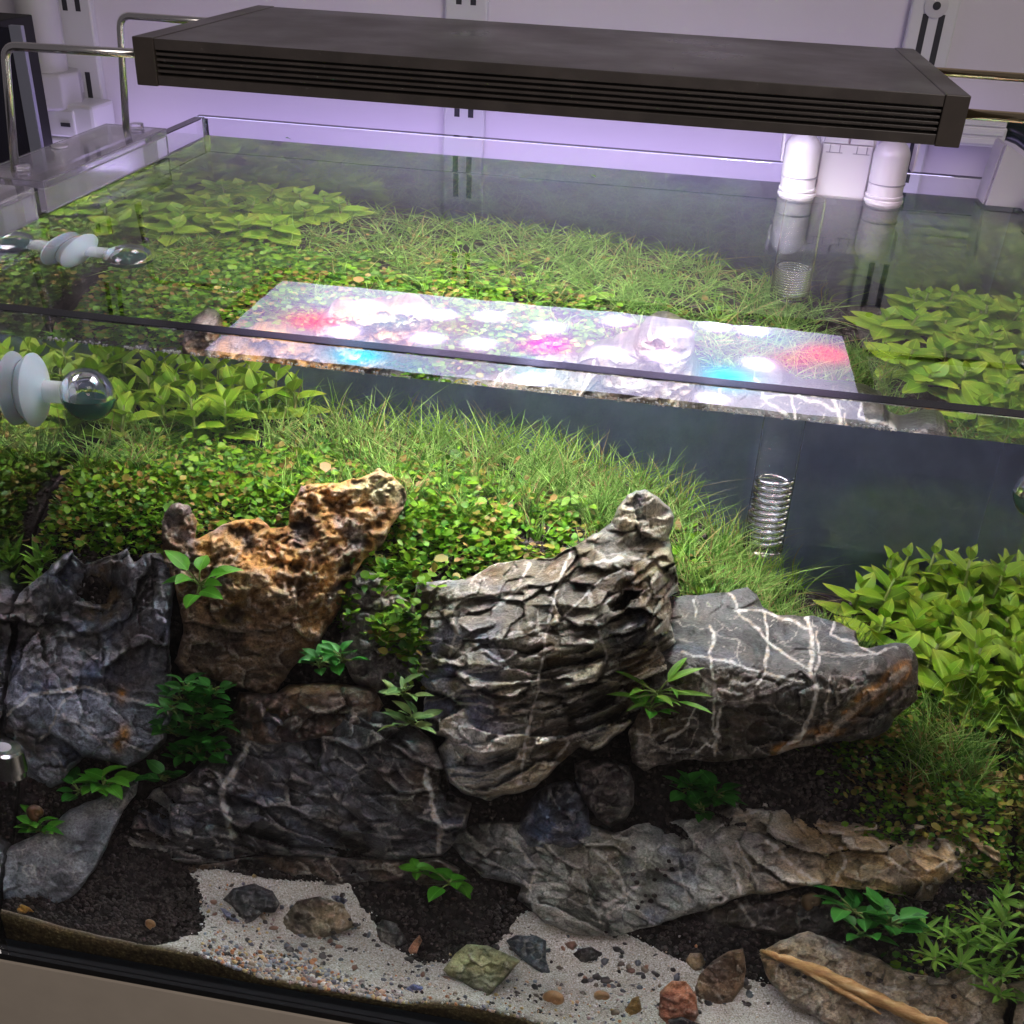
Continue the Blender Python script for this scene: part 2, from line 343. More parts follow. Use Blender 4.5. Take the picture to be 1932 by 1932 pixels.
alg = t.n('ShaderNodeMapRange'); alg.inputs[1].default_value = .0165; alg.inputs[2].default_value = .011; t.l(sep.outputs[1], alg.inputs[0])   # algae grown on the sand against the glass
base = t.ramp(nz.outputs['Fac'], [(.30, (.22, .18, .14)), (.45, (.47, .44, .38)), (.6, (.60, .575, .52)), (.72, (.85, .83, .79))]).outputs[0]
base = t.mix('MULTIPLY', 1.0, base, t.ramp(n2.outputs['Fac'], [(.3, (.82, .78, .73)), (.7, (1, 1, 1))]).outputs[0])
base = t.mix('MIX', alg.outputs[0], base, t.ramp(n3.outputs['Fac'], [(.3, (.035, .024, .008)), (.6, (.10, .072, .028)), (.75, (.24, .20, .10))]).outputs[0])
t.p(Base_Color=base, Roughness=.85, Specular_IOR_Level=.15, Normal=t.bump(nz.outputs['Fac'], .8, .0008)); SAND = t.m
SX, SY = np.meshgrid(np.linspace(GX[0], GX[-1], 620), np.linspace(GY[0], .125, 150), indexing='ij'); _q = np.c_[SX.ravel()*90, SY.ravel()*90, np.zeros(SX.size)]
_sd = sand_depth(SX, SY); SZ = tz(SX, SY)+np.clip(_sd*.9, -.004, .0022)+(.0006*fbm(_q, 3)).reshape(SX.shape); SZ = np.where((SY < .0135) & (_sd <= 0) & (SX < .3), tz(SX, SY)+.0010, SZ)
_keep = (_gx, _gy); _gx, _gy = SX, SY; V, F = sheet(SZ, BT+.0012); _gx, _gy = _keep
V[:, 1] = np.where(V[:, 1] < GY[0]+1e-6, V[:, 1]-.0003, V[:, 1]); tag(add('sand', mesh_np('sand', V, F, SAND)), kind='structure')

# ------------------------------------------------------------------ stones
def rock_mat(name, rough=.36, bump1=(190, .003), bump2=(650, .0012), speck=.55, spec=.5):
    t = NT(name); a = t.n('ShaderNodeAttribute', attribute_name='Col'); va = t.n('ShaderNodeAttribute', attribute_name='vein')
    nz = t.noise(bump2[0], 5, .65); nb = t.noise(bump1[0], 5, .6, dist=.3); nc = t.noise(55, 5, .6)
    c = t.mix('MULTIPLY', 1.0, a.outputs['Color'], t.ramp(nz.outputs['Fac'], [(.32, (1-speck,)*3), (.62, (1+speck*.5,)*3)]).outputs[0])
    c = t.mix('MULTIPLY', 1.0, c, t.ramp(nc.outputs['Fac'], [(.35, (.68, .68, .70)), (.65, (1.22, 1.2, 1.16))]).outputs[0])
    c = t.mix('MIX', va.outputs['Fac'], c, t.ramp(nb.outputs['Fac'], [(.35, (.56, .43, .28)), (.52, (.72, .67, .60)), (.7, (.80, .79, .78))]).outputs[0])
    n1 = t.bump(nb.outputs['Fac'], .75, bump1[1]); n2 = t.bump(nz.outputs['Fac'], .7, bump2[1], n1)
    t.p(Base_Color=c, Roughness=rough, Specular_IOR_Level=spec, Normal=n2); return t.m
RM = rock_mat('veined_stone'); RMP = rock_mat('pitted_stone', .75, (220, .003), (700, .0012), .5, .2); RMS = rock_mat('small_stone', .7, (260, .0014), (800, .0006), .4, .2)
ROCKS = []                    # (u, v, Y) samples of every stone's face, for setting plants on them
def rough_outline(poly, seg, amp, seed, fr=.03):
    poly = np.array(poly, float); out = []
    for i in range(len(poly)):
        a = poly[i]; b = poly[(i+1) % len(poly)]; n = max(1, int(np.hypot(*(b-a))/seg))
        for k in range(n): out.append(a+(b-a)*k/n)
    out = np.array(out); q = np.c_[out*fr, np.full(len(out), seed*3.7)]
    d = np.c_[fbm(q, 4), fbm(q+31.1, 4)]*amp
    return out+d
def rock(name, label, poly, ctrl, disp, color, mat=RM, step=2.4, edge=.012, R=26, thick=.05, seed=1, veins=(), amp=5, group=None, parent=None, lip_light=.4):
    """poly: outline in the picture; ctrl: (u, v, depth) of its face; disp(P, u, v): relief in metres towards the viewer; color(P, relief, u, v): stone colour."""
    P2 = rough_outline(poly, 5, amp, seed); u0, v0 = P2.min(0)-step; u1, v1 = P2.max(0)+step
    uu, vv = np.meshgrid(np.arange(u0, u1, step), np.arange(v0, v1, step), indexing='ij'); ins = inpoly(uu, vv, P2)
    dist, bx, by = pdist(uu, vv, P2)
    cell = ins[:-1, :-1] | ins[1:, :-1] | ins[1:, 1:] | ins[:-1, 1:]
    use = np.zeros(uu.shape, bool)
    for a, b in ((0, 0), (1, 0), (1, 1), (0, 1)): use[a:uu.shape[0]-1+a, b:uu.shape[1]-1+b] |= cell
    out = use & ~ins; uu = np.where(out, bx, uu); vv = np.where(out, by, vv); dist = np.where(out, 0, dist)
    idx = -np.ones(uu.shape, int); idx[use] = np.arange(use.sum()); u = uu[use]; v = vv[use]; dd = dist[use]
    ctrl = np.array(ctrl, float); X = ctrl[:, :2]/300.0
    if len(ctrl) >= 4: Yc = tps(tps_fit(X, ctrl[:, 2], 2e-3), X, np.c_[u, v]/300.0)
    else: Yc = np.full(len(u), ctrl[:, 2].mean())
    tt = np.clip(dd/R, 0, 1); prof = 1-np.sqrt(np.clip(1-(1-tt)**2, 0, 1))
    P = fy(u, v, Yc); rel = disp(P, u, v)*np.clip(dd/(R*.35)+.12, 0, 1)
    Yf = np.maximum(Yc+edge*prof-rel, T_+.002); Pf = fy(u, v, Yf)
    tb = np.clip(dd/(R*2.2), 0, 1); Yb = Yc+edge*1.02+thick*np.sqrt(np.clip(1-(1-tb)**2, 0, 1))
    Pb = fy(u, v, np.maximum(Yb, Yf+.0003))
    F = np.stack([idx[:-1, :-1], idx[1:, :-1], idx[1:, 1:], idx[:-1, 1:]], -1)[cell]
    n = len(u); onb = dd <= 0
    bi = np.where(onb, np.arange(n), np.arange(n)+n); V = np.r_[Pf, Pb]
    # limit to the glass box
    V[:, 0] = np.clip(V[:, 0], T_+.0015, W_-T_-.0015); V[:, 1] = np.clip(V[:, 1], T_+.0015, D_-T_-.002)
    Fa = np.r_[F[:, ::-1], bi[F]]
    col = color(P, rel, u, v); lum = col.mean(1, keepdims=True); col = np.clip(lum+(col-lum)*1.5, .008, .9)*1.12; vein = np.zeros(n)
    g = np.zeros(uu.shape); wg = np.zeros(uu.shape); g[use] = rel; wg[use] = 1
    def blur(a, k):
        for ax in (0, 1):
            c = np.cumsum(np.concatenate([np.zeros_like(a.take([0]*(k+1), ax)), a, np.zeros_like(a.take([0]*k, ax))], ax), ax); a = (c.take(range(2*k+1, c.shape[ax]), ax)-c.take(range(0, c.shape[ax]-2*k-1), ax))/(2*k+1)
        return a
    cvx = (g-blur(g, 3)/np.maximum(blur(wg, 3), 1e-6))[use]; lit_lips = sstep(.0003, .0016, cvx)*sstep(-.25, .25, fbm(P*70+seed, 3))     # painted highlight: the lips that stand out of the relief
    col = col+(np.array((.56, .51, .44))[None]-col)*(lit_lips*lip_light)[:, None]; col = col*(1-.35*sstep(.0006, .003, -cvx))[:, None]  # light and shade put into the colour: lips paler, hollows darker
    for pl, wd, st in veins:
        q = np.c_[u*.03, v*.03, np.full(n, seed+.5)]; wu = u+11*fbm(q, 4); wv = v+11*fbm(q+9, 4)
        dv, _, _ = pdist(wu, wv, pl, closed=False); wdt = wd*(.55+.9*np.clip(fbm(q*1.7+4, 3)+.5, 0, 1)); wdt = wdt*.85; vein = np.maximum(vein, st*(1-sstep(wdt*.45, wdt, dv))*(.5+.5*sstep(-.35, .1, fbm(q*3.1+8, 3))))
    used = np.zeros(2*n, bool); used[Fa.ravel()] = True; re = np.cumsum(used)-1
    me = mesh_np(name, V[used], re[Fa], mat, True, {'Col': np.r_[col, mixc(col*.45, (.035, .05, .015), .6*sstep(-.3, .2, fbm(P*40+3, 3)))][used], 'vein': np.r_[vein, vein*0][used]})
    # fine veins as a share of the colour, from noise
    o = add(name, me, parent)
    if parent is None: tag(o, label, 'stone', group)
    ROCKS.append((u, v, Yf)); return o
def finevein(P, s, thr, seed):                    # thin mineral threads: near-zero crossings of a warped noise
    q = P*s+seed; q = q+.35*np.c_[pn(q*2.1), pn(q*2.1+7), pn(q*2.1+13)]
    a = np.abs(pn(q)); m = np.clip(fbm(P*s*.7+seed*2, 2)*1.6+.35, 0, 1)
    return (1-sstep(thr*.4, thr, a))*m
def lerp(a, b, t): return np.asarray(a)[None]*(1-t[:, None])+np.asarray(b)[None]*t[:, None]
def mixc(c, b, t):
    b = np.asarray(b, float); return c*(1-t[:, None])+(b[None] if b.ndim == 1 else b)*t[:, None]
GREY = (.13, .125, .12); DGREY = (.055, .052, .05); BLUE = (.12, .155, .25); BROWN = (.12, .075, .036); TAN = (.33, .21, .10); PALE = (.42, .41, .40); VEIN = (.62, .58, .52)
def grey_color(seed, a=GREY, b=DGREY, stain=BROWN, ks=.5, vs=26, vt=.03, vk=.75, blue=.5, pale=.3):
    def f(P, rel, u, v):
        n1 = fbm(P*38+seed, 4); c = lerp(b, a, sstep(-.35, .35, n1))
        c = mixc(c, BLUE, blue*sstep(.05, .4, fbm(P*30+seed+40, 4)))
        c = mixc(c, stain, ks*sstep(-.05, .35, fbm(P*24+seed+80, 4)))
        c = mixc(c, PALE, pale*sstep(.15, .5, fbm(P*90+seed+20, 4)))
        c = mixc(c, VEIN, vk*np.maximum(finevein(P, vs, vt, seed), .7*finevein(P, vs*2.3, vt*1.1, seed+5)))
        return c
    return f
def disp_plain(seed, amp=.006, s=28, fine=.0016, ridge=.0):
    def f(P, u, v):
        d = amp*.7*fbm(P*s+seed, 4)+fine*(ridged(P*140+seed, 3)-.5)+facets(P, (1.6*s, 1.6*s, 2.4*s), seed, amp*.9)+facets(P, 4*s, seed+3, amp*.3)
        if ridge: d = d+ridge*(ridged(P*s*1.5+seed, 4)-.55)
        return d
    return f
def facets(P, s, seed, amp, sl=1.35):              # broken stone: cells, each its own tilted plane and height
    s = np.asarray(s, float); Q = P*s+seed*5.1; Q = Q+.13*np.c_[fbm(P*60+seed, 3), fbm(P*60+9+seed, 3), fbm(P*60+5+seed, 3)]
    off, cid, bd = wcell(Q); g = _grad[cid & 255]
    return amp*((cid*37 % 101)/101.0-.5)+amp*sl*(off*g).sum(1)-amp*.07*(1-sstep(0, .06, bd))
def rot(P, a, b=0.0):                             # tilted copy of the coordinates for bedding planes
    ca, sa = math.cos(a), math.sin(a); x = P[:, 0]*ca+P[:, 2]*sa; z = -P[:, 0]*sa+P[:, 2]*ca
    return np.c_[x, P[:, 1], z]
def strata(P, n, s, seed, amp, sharp=.75):        # ledges: saw-tooth steps along direction n
    q = P@np.asarray(n)*s+1.1*fbm(P*22+seed, 3)+.35*fbm(P*75+seed, 3); fr = q-np.floor(q)
    k = _perm[(np.floor(q).astype(int)*7+seed*13) & 255]/255.0
    return amp*(np.where(fr < sharp, fr/sharp, (1-fr)/(1-sharp))-.5)*(.45+1.1*k)

# A: the dark stone on the left
A = [(13,1164),(33,1121),(77,1087),(100,1061),(137,1037),(157,1067),(187,1054),(240,1036),(253,1064),(270,1044),(302,1044),(327,1081),(333,1111),(322,1144),(320,1211),(323,1288),(325,1348),(310,1401),(290,1418),(240,1451),(213,1441),(187,1431),(160,1430),(130,1455),(123,1475),(97,1488),(60,1485),(20,1478),(-15,1440),(-10,1380),(0,1320),(24,1250),(14,1200)]
def dA(P, u, v):
    d = .006*fbm(P*22+1, 3)+.007*(ridged(np.c_[P[:, 0]*34, P[:, 1]*10, P[:, 2]*14]+2, 4)-.55)+.002*fbm(P*140, 4)
    hol = np.exp(-(((u-190)/40)**2+((v-1130)/75)**2)); d = d-.020*hol
    low = sstep(1290, 1330, v+30*fbm(P*30, 2)); d = d*(1-.6*low)+.003*low
    return d+facets(P, (24, 20, 17), 3, .011, 1.5)+facets(P, (62, 50, 50), 7, .0045)+facets(P, 150, 8, .0016)
def cA(P, rel, u, v):
    c = grey_color(1, a=(.13,.132,.148), b=(.036,.035,.038), ks=.35, vk=.3, blue=.45, pale=.25)(P, rel, u, v)
    low = sstep(1285, 1330, v+25*fbm(P*30, 2)); c = mixc(c, (.30,.32,.36), low*.8*sstep(-.4, .3, fbm(P*60, 4)))
    hol = np.exp(-(((u-190)/38)**2+((v-1125)/70)**2)); c = mixc(c, (.13,.085,.03), np.clip(hol*1.1, 0, .8)*sstep(-.3, .3, fbm(P*120, 3)))
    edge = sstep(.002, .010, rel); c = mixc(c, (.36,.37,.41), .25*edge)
    for (a, b, r) in ((235,1385,11),(222,1405,9),(229,1312,9)): c = mixc(c, (.36,.17,.04), .85*np.exp(-(((u-a)/r)**2+((v-b)/(r*1.6))**2)))
    return c
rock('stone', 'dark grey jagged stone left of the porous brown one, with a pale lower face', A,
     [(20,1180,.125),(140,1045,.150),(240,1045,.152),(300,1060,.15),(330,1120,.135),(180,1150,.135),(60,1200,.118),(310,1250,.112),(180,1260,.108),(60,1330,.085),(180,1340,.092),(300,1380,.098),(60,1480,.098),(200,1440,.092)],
     dA, cA, seed=1, lip_light=.12, thick=.06, amp=9, edge=.007, R=14, veins=[([(12,1345),(60,1312),(140,1297),(230,1315),(330,1345)],4.5,.7),([(75,1400),(135,1305)],3.5,.6),([(120,1350),(200,1400),(215,1420)],3.5,.55),([(100,1420),(115,1450),(145,1470)],4,.6),([(230,1405),(300,1425)],3,.6)])
# the thin brown stone behind A
rock('stone', 'small flat brown stone lying behind the dark grey stone at the left', [(130,1050),(140,1025),(175,1015),(215,1018),(222,1035),(200,1060),(150,1075)], [(175,1040,.172)], disp_plain(5,.004), grey_color(5, a=(.12,.085,.055), b=(.05,.035,.025), ks=.6, vk=.3, blue=0), seed=5, R=14, edge=.008, thick=.02, amp=4)
# B: porous brown stone with the pale tip
B = [(310,965),(333,950),(358,958),(371,985),(368,1018),(385,1010),(407,997),(447,980),(493,979),(513,994),(543,991),(547,964),(567,921),(587,912),(644,909),(694,899),(716,885),(741,897),(767,921),(769,937),(761,964),(741,994),(721,1034),(690,1054),(677,1074),(657,1104),(648,1127),(640,1150),(615,1192),(590,1230),(545,1262),(520,1310),(480,1312),(440,1295),(400,1282),(350,1275),(330,1250),(345,1195),(338,1150),(327,1100),(306,1060),(305,1010)]
def dB(P, u, v):
    W2 = .9*np.c_[fbm(P*70, 3), fbm(P*70+3, 3), fbm(P*70+7, 3)]
    b, s2, cid = worley(P*np.array([80,60,110])+W2); pit = -(1-sstep(.12, .50, b))*.0075*sstep(-.25, .2, fbm(P*30+12, 2))
    b2, _, _ = worley(P*230+4+W2); pit2 = -(1-sstep(.2, .5, b2))*.0020
    face = sstep(10, -30, (u-640)*.75+(v-1000)*.35-60+20*fbm(P*30, 2))        # the smooth right-hand flank has no pits
    lowr = sstep(1120, 1190, v-(u-480)*.2+30*fbm(P*30+2, 3))
    d = (pit+pit2)*(.1+.9*face)*(1-.8*lowr)+.006*fbm(P*26+3, 4)+.016*(ridged(np.c_[P[:, 0]*48, P[:, 1]*40, P[:, 2]*75]+3, 4)-.5)*face*(1-.5*lowr)+facets(P, (40, 40, 60), 2, .007)*np.maximum(1.15-face, lowr)+facets(P, 110, 6, .0022)+.0018*(ridged(P*230, 2)-.5)
    for a, bb, r, k in ((575,1000,24,.014),(590,965,17,.010),(470,1045,22,.010),(440,1160,20,.010),(615,940,14,.008),(640,965,20,.009)): d = d-k*np.exp(-(((u-a)/r)**2+((v-bb)/r)**2)**1.5)
    d = d+.007*np.exp(-(((v-(1060+(u-440)*.62))/24)**2))*(u > 400)*(u < 560)
    return d
def cB(P, rel, u, v):
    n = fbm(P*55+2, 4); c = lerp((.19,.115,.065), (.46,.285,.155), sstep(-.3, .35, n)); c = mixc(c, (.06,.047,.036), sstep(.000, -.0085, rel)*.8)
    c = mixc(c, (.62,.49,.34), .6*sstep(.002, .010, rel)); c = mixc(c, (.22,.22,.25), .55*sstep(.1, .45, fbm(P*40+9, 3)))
    tip = np.exp(-(((u-715)/48)**2+((v-925)/26)**2)**2); c = mixc(c, (.62,.60,.42), .9*tip*sstep(-.5, .1, fbm(P*150, 3)))
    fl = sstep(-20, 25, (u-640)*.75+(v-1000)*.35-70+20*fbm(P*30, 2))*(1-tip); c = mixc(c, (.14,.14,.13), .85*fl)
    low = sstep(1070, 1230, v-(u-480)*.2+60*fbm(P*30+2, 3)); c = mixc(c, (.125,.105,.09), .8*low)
    c = mixc(c, (.40,.17,.13), .5*np.exp(-(((u-510)/32)**2+((v-1080)/32)**2))*sstep(-.2, .3, fbm(P*120, 3)))
    fin = sstep(380, 360, u)*sstep(1090, 1060, v); c = mixc(c, lerp((.07,.05,.035), (.20,.19,.20), sstep(-.2, .3, fbm(P*70, 3))), .8*fin)
    return c
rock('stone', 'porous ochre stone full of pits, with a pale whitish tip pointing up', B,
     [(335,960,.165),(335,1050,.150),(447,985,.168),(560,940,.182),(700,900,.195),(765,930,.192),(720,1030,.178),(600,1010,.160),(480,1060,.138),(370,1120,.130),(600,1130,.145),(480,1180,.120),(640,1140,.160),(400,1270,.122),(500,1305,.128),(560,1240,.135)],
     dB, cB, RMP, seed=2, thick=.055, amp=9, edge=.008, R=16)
# grey stone wedged behind B and C
B2 = [(650,1115),(668,1078),(690,1070),(715,1085),(731,1101),(760,1128),(786,1142),(795,1180),(800,1230),(770,1300),(720,1310),(670,1290),(640,1240),(628,1190)]
rock('stone', 'grey stone wedged between the porous ochre stone and the layered central stone', B2, [(690,1080,.172),(785,1145,.165),(640,1180,.160),(700,1180,.150),(790,1230,.145),(720,1300,.135)],
     disp_plain(7, .008, 34, .002, .006), grey_color(7, a=(.24,.225,.22), b=(.09,.075,.07), ks=.5, blue=.2, vk=.5), seed=7, thick=.04, veins=[([(690,1143),(715,1132),(745,1126),(775,1132)],4,.85)])
# C: the big layered stone in the centre
C_ = [(787,1097),(831,1094),(877,1092),(911,1074),(944,1061),(994,1056),(1044,1051),(1087,1027),(1127,1004),(1152,988),(1166,957),(1181,934),(1199,924),(1218,921),(1238,937),(1263,955),(1271,980),(1263,1010),(1270,1050),(1281,1087),(1282,1114),(1262,1127),(1271,1151),(1264,1177),(1274,1211),(1264,1261),(1254,1284),(1236,1312),(1200,1360),(1150,1400),(1120,1418),(1091,1410),(1054,1441),(1011,1488),(991,1493),(954,1501),(927,1513),(897,1506),(867,1495),(847,1478),(834,1435),(829,1410),(840,1395),(804,1378),(797,1348),(806,1308),(784,1271),(797,1217),(781,1164),(777,1124)]
def dC(P, u, v):
    q = rot(P, .30); q2 = rot(P, .05); m2 = sstep(-.05, .05, fbm(P*16+21, 2)); d = facets(q, (22, 20, 64), 8, .0145, 1.3)*m2+facets(q2, (20, 20, 52), 14, .0125, 1.4)*(1-m2)+facets(q, (52, 48, 170), 3, .0048, 1.3)+strata(P, (-.33, .1, .93), 70, 3, .0030, .82)+.005*fbm(P*24+4, 3)+.0014*(ridged(P*150+4, 3)-.5)
    top = np.exp(-(((u-950)/130)**2+((v-1095)/40)**2)); d = d*(1-.6*np.clip(top, 0, 1))
    d = d+.012*np.exp(-(((u-1230)/26)**2))*sstep(1330, 1150, v)                 # the thick right-hand rib
    d = d-.012*np.exp(-(((u-1190)/22)**2+((v-1130)/55)**2))
    tipm = sstep(1040, 985, v)*sstep(1140, 1175, u); d = d*(1-.6*tipm)+tipm*(facets(P, (60, 50, 50), 11, .006, 1.4)+.006*(ridged(P*70+3, 4)-.5)+.006)
    d = d+.010*np.exp(-(((u-930)/95)**2+((v-1450)/60)**2))
    return d
def cC(P, rel, u, v):
    c = grey_color(3, a=(.185,.168,.130), b=(.062,.053,.040), ks=.6, vs=24, vt=.035, vk=.9, blue=.35, pale=.35)(P, rel, u, v)
    c = c*1.05; left = sstep(1000, 840, u)*sstep(1150, 1250, v); c = mixc(c, (.34,.37,.52), .65*left*sstep(-.3, .2, fbm(P*45, 3)))
    low = np.exp(-(((u-900)/75)**2+((v-1440)/55)**2)); c = mixc(c, (.50,.50,.51), .85*np.clip(low*1.3, 0, 1)*sstep(-.45, .1, fbm(P*110, 4)))
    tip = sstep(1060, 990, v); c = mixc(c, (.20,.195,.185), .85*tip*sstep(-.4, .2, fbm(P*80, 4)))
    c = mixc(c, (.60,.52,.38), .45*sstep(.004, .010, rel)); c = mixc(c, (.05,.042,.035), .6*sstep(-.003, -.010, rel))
    for a, b, rx, ry in ((1120,1445,40,22),(880,1500,40,12),(1210,1310,30,40),(980,1435,28,22)): c = mixc(c, (.10,.062,.025), .75*np.exp(-(((u-a)/rx)**2+((v-b)/ry)**2)))
    return c
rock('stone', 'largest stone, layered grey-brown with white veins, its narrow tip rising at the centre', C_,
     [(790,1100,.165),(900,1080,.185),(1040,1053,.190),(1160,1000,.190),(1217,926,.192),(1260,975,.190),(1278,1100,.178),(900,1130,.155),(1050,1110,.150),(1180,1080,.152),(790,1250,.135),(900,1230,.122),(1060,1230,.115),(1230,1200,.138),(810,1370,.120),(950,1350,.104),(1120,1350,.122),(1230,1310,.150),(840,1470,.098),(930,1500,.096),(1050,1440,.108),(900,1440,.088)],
     dC, cC, seed=3, thick=.07, amp=8, edge=.006, R=13, lip_light=.7, veins=[([(1075,1040),(1060,1085),(1040,1140),(1032,1190),(1020,1260),(1012,1310),(998,1370),(985,1430),(982,1480)],4.5,.95),([(1000,1060),(975,1110),(930,1150)],4,.85),([(905,1080),(890,1100)],3,.7),([(850,1160),(862,1200),(845,1240)],4.5,.85),([(1127,1060),(1180,1050),(1240,1060)],5,.8),([(1110,1110),(1117,1150),(1170,1120)],3.5,.7),([(1132,1190),(1145,1250)],3.5,.6),([(960,1200),(1050,1175),(1140,1090)],3.5,.75),([(860,1330),(940,1330),(1010,1325),(1060,1330)],3.5,.7),([(870,1270),(960,1240),(1050,1235)],3,.6),([(1000,1400),(1060,1390),(1075,1405),(1050,1430)],4,.7),([(930,1480),(960,1450)],9,.85),([(1250,1090),(1262,1200)],4,.5),([(800,1330),(880,1300),(940,1290)],3.5,.7)])
# D: the smooth grey stone on the right
D4 = [(1230,1150),(1288,1124),(1318,1122),(1375,1117),(1411,1109),(1428,1121),(1438,1144),(1465,1161),(1501,1160),(1541,1164),(1588,1177),(1616,1191),(1621,1217),(1638,1224),(1688,1212),(1715,1216),(1727,1231),(1732,1254),(1731,1318),(1688,1355),(1675,1375),(1641,1395),(1581,1401),(1521,1408),(1461,1425),(1415,1433),(1348,1438),(1288,1433),(1215,1455),(1192,1440),(1184,1385),(1210,1340),(1230,1270)]
def dD(P, u, v):
    lowm = sstep(1240, 1285, v-.04*(u-1288)+12*fbm(P*40, 2))
    return .004*fbm(P*20+6, 3)+.0012*fbm(P*150, 4)+lowm*(.003*(ridged(P*55+2, 4)-.5)+facets(P, (60, 60, 90), 4, .0045)+facets(P, 150, 9, .0015))+(1-lowm)*facets(P, (40, 30, 40), 4, .0014)
def cD(P, rel, u, v):
    lowm = sstep(1235, 1275, v-.04*(u-1288)+14*fbm(P*40, 2))
    c = grey_color(6, a=(.080,.079,.077), b=(.048,.047,.044), ks=.3, vs=24, vt=.03, vk=.95, blue=.2, pale=.2)(P, rel, u, v)
    c2 = grey_color(6, a=(.115,.098,.082), b=(.045,.039,.033), ks=.3, vs=22, vt=.025, vk=.6, blue=.1, pale=.15)(P, rel, u, v)
    c = c*(1-lowm[:, None])+c2*lowm[:, None]
    q, _, _ = pdist(u+10*fbm(P*60, 3), v+10*fbm(P*60+5, 3), [(1470,1425),(1560,1385),(1640,1320),(1710,1265)], False); c = mixc(c, (.40,.22,.10), .85*(1-sstep(8, 26, q))*sstep(-.3, .2, fbm(P*90, 3)))
    c = mixc(c, (.50,.45,.40), .7*(1-sstep(3, 10, q)))
    return c
rock('stone', 'smooth grey stone netted with white and orange veins right of the layered stone', D4,
     [(1250,1140,.195),(1420,1115,.222),(1540,1165,.208),(1620,1200,.195),(1720,1222,.185),(1300,1180,.180),(1470,1215,.180),(1620,1235,.176),(1300,1245,.142),(1450,1268,.138),(1530,1278,.138),(1640,1250,.158),(1725,1280,.172),(1300,1340,.132),(1450,1350,.130),(1600,1340,.142),(1700,1340,.165),(1210,1400,.132),(1300,1430,.140),(1420,1430,.140),(1560,1400,.150)],
     dD, cD, seed=6, thick=.05, amp=6, edge=.004, R=10, veins=[([(1524,1165),(1532,1200),(1530,1250),(1540,1290),(1530,1350),(1505,1390),(1470,1424)],7,1),([(1541,1190),(1545,1240),(1540,1290)],4,.95),([(1375,1118),(1390,1150),(1430,1190),(1450,1215),(1500,1250),(1530,1260)],3.6,.9),([(1385,1150),(1440,1155),(1490,1170),(1530,1185)],4.2,.9),([(1440,1160),(1450,1200),(1445,1260),(1430,1300)],3.6,.9),([(1340,1180),(1342,1240),(1345,1290),(1350,1370),(1350,1425)],4.6,.95),([(1288,1232),(1340,1240),(1400,1255),(1450,1270),(1520,1290)],3.4,.8),([(1575,1170),(1572,1200),(1610,1215),(1650,1230)],3.6,.8),([(1310,1135),(1314,1165)],3.4,.7),([(1313,1330),(1300,1370),(1255,1400)],4,.8),([(1360,1335),(1355,1390),(1300,1425)],3.8,.85),([(1325,1395),(1365,1425)],3.2,.8),([(1570,1280),(1560,1340)],3,.6),([(1450,1335),(1510,1365)],3,.55),([(1200,1385),(1230,1390),(1270,1375)],6,.6),([(1540,1230),(1620,1240),(1690,1220)],3,.6)])
# E: the dark wall of stones below A and B
E1 = [(225,1590),(250,1545),(270,1515),(290,1490),(350,1465),(385,1435),(395,1395),(430,1375),(450,1345),(520,1340),(600,1350),(700,1340),(760,1350),(820,1400),(835,1440),(850,1490),(890,1515),(880,1560),(850,1600),(830,1615),(774,1623),(700,1622),(600,1618),(483,1612),(433,1622),(377,1632),(317,1625),(250,1620)]
def dE(P, u, v):
    q = rot(P, -.35); return .008*fbm(P*24+9, 4)+facets(q, (26, 26, 55), 9, .013)+facets(q, (60, 60, 110), 4, .0055)+.0022*(ridged(P*110, 3)-.5)
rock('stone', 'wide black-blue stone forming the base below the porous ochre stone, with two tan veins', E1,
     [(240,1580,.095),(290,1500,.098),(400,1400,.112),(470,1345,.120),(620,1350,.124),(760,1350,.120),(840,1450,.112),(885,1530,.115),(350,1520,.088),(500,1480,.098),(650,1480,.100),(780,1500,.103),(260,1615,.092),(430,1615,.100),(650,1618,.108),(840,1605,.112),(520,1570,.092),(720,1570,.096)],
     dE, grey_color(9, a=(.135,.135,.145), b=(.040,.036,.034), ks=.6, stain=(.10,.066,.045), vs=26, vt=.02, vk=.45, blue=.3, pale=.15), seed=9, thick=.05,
     veins=[([(467,1400),(460,1425),(432,1465),(418,1500),(425,1540),(440,1580)],8,.8),([(807,1455),(806,1480),(818,1520),(828,1570),(826,1605)],8,.95),([(247,1535),(235,1585)],7,.6),([(470,1470),(500,1520)],3,.4),([(360,1440),(395,1410)],3,.5)], edge=.006, R=14, lip_light=.5)
E3 = [(425,1375),(440,1335),(452,1305),(520,1308),(545,1292),(640,1288),(705,1300),(725,1330),(700,1365),(640,1385),(560,1400),(500,1405),(450,1395)]
rock('stone', 'reddish brown stone tucked under the lower end of the porous ochre stone', E3, [(430,1380,.112),(460,1310,.125),(600,1295,.128),(715,1320,.125),(560,1350,.106),(500,1400,.102),(640,1385,.106)], disp_plain(11, .009, 30, .002, .010), grey_color(11, a=(.21,.15,.11), b=(.075,.05,.04), ks=.7, stain=(.14,.09,.045), vk=.4, blue=.25), seed=11, thick=.03)
E4 = [(230,1595),(300,1620),(377,1632),(433,1622),(500,1614),(620,1618),(740,1622),(830,1618),(868,1640),(862,1668),(760,1672),(700,1662),(643,1676),(567,1667),(483,1622),(433,1636),(377,1652),(317,1662),(267,1640)]
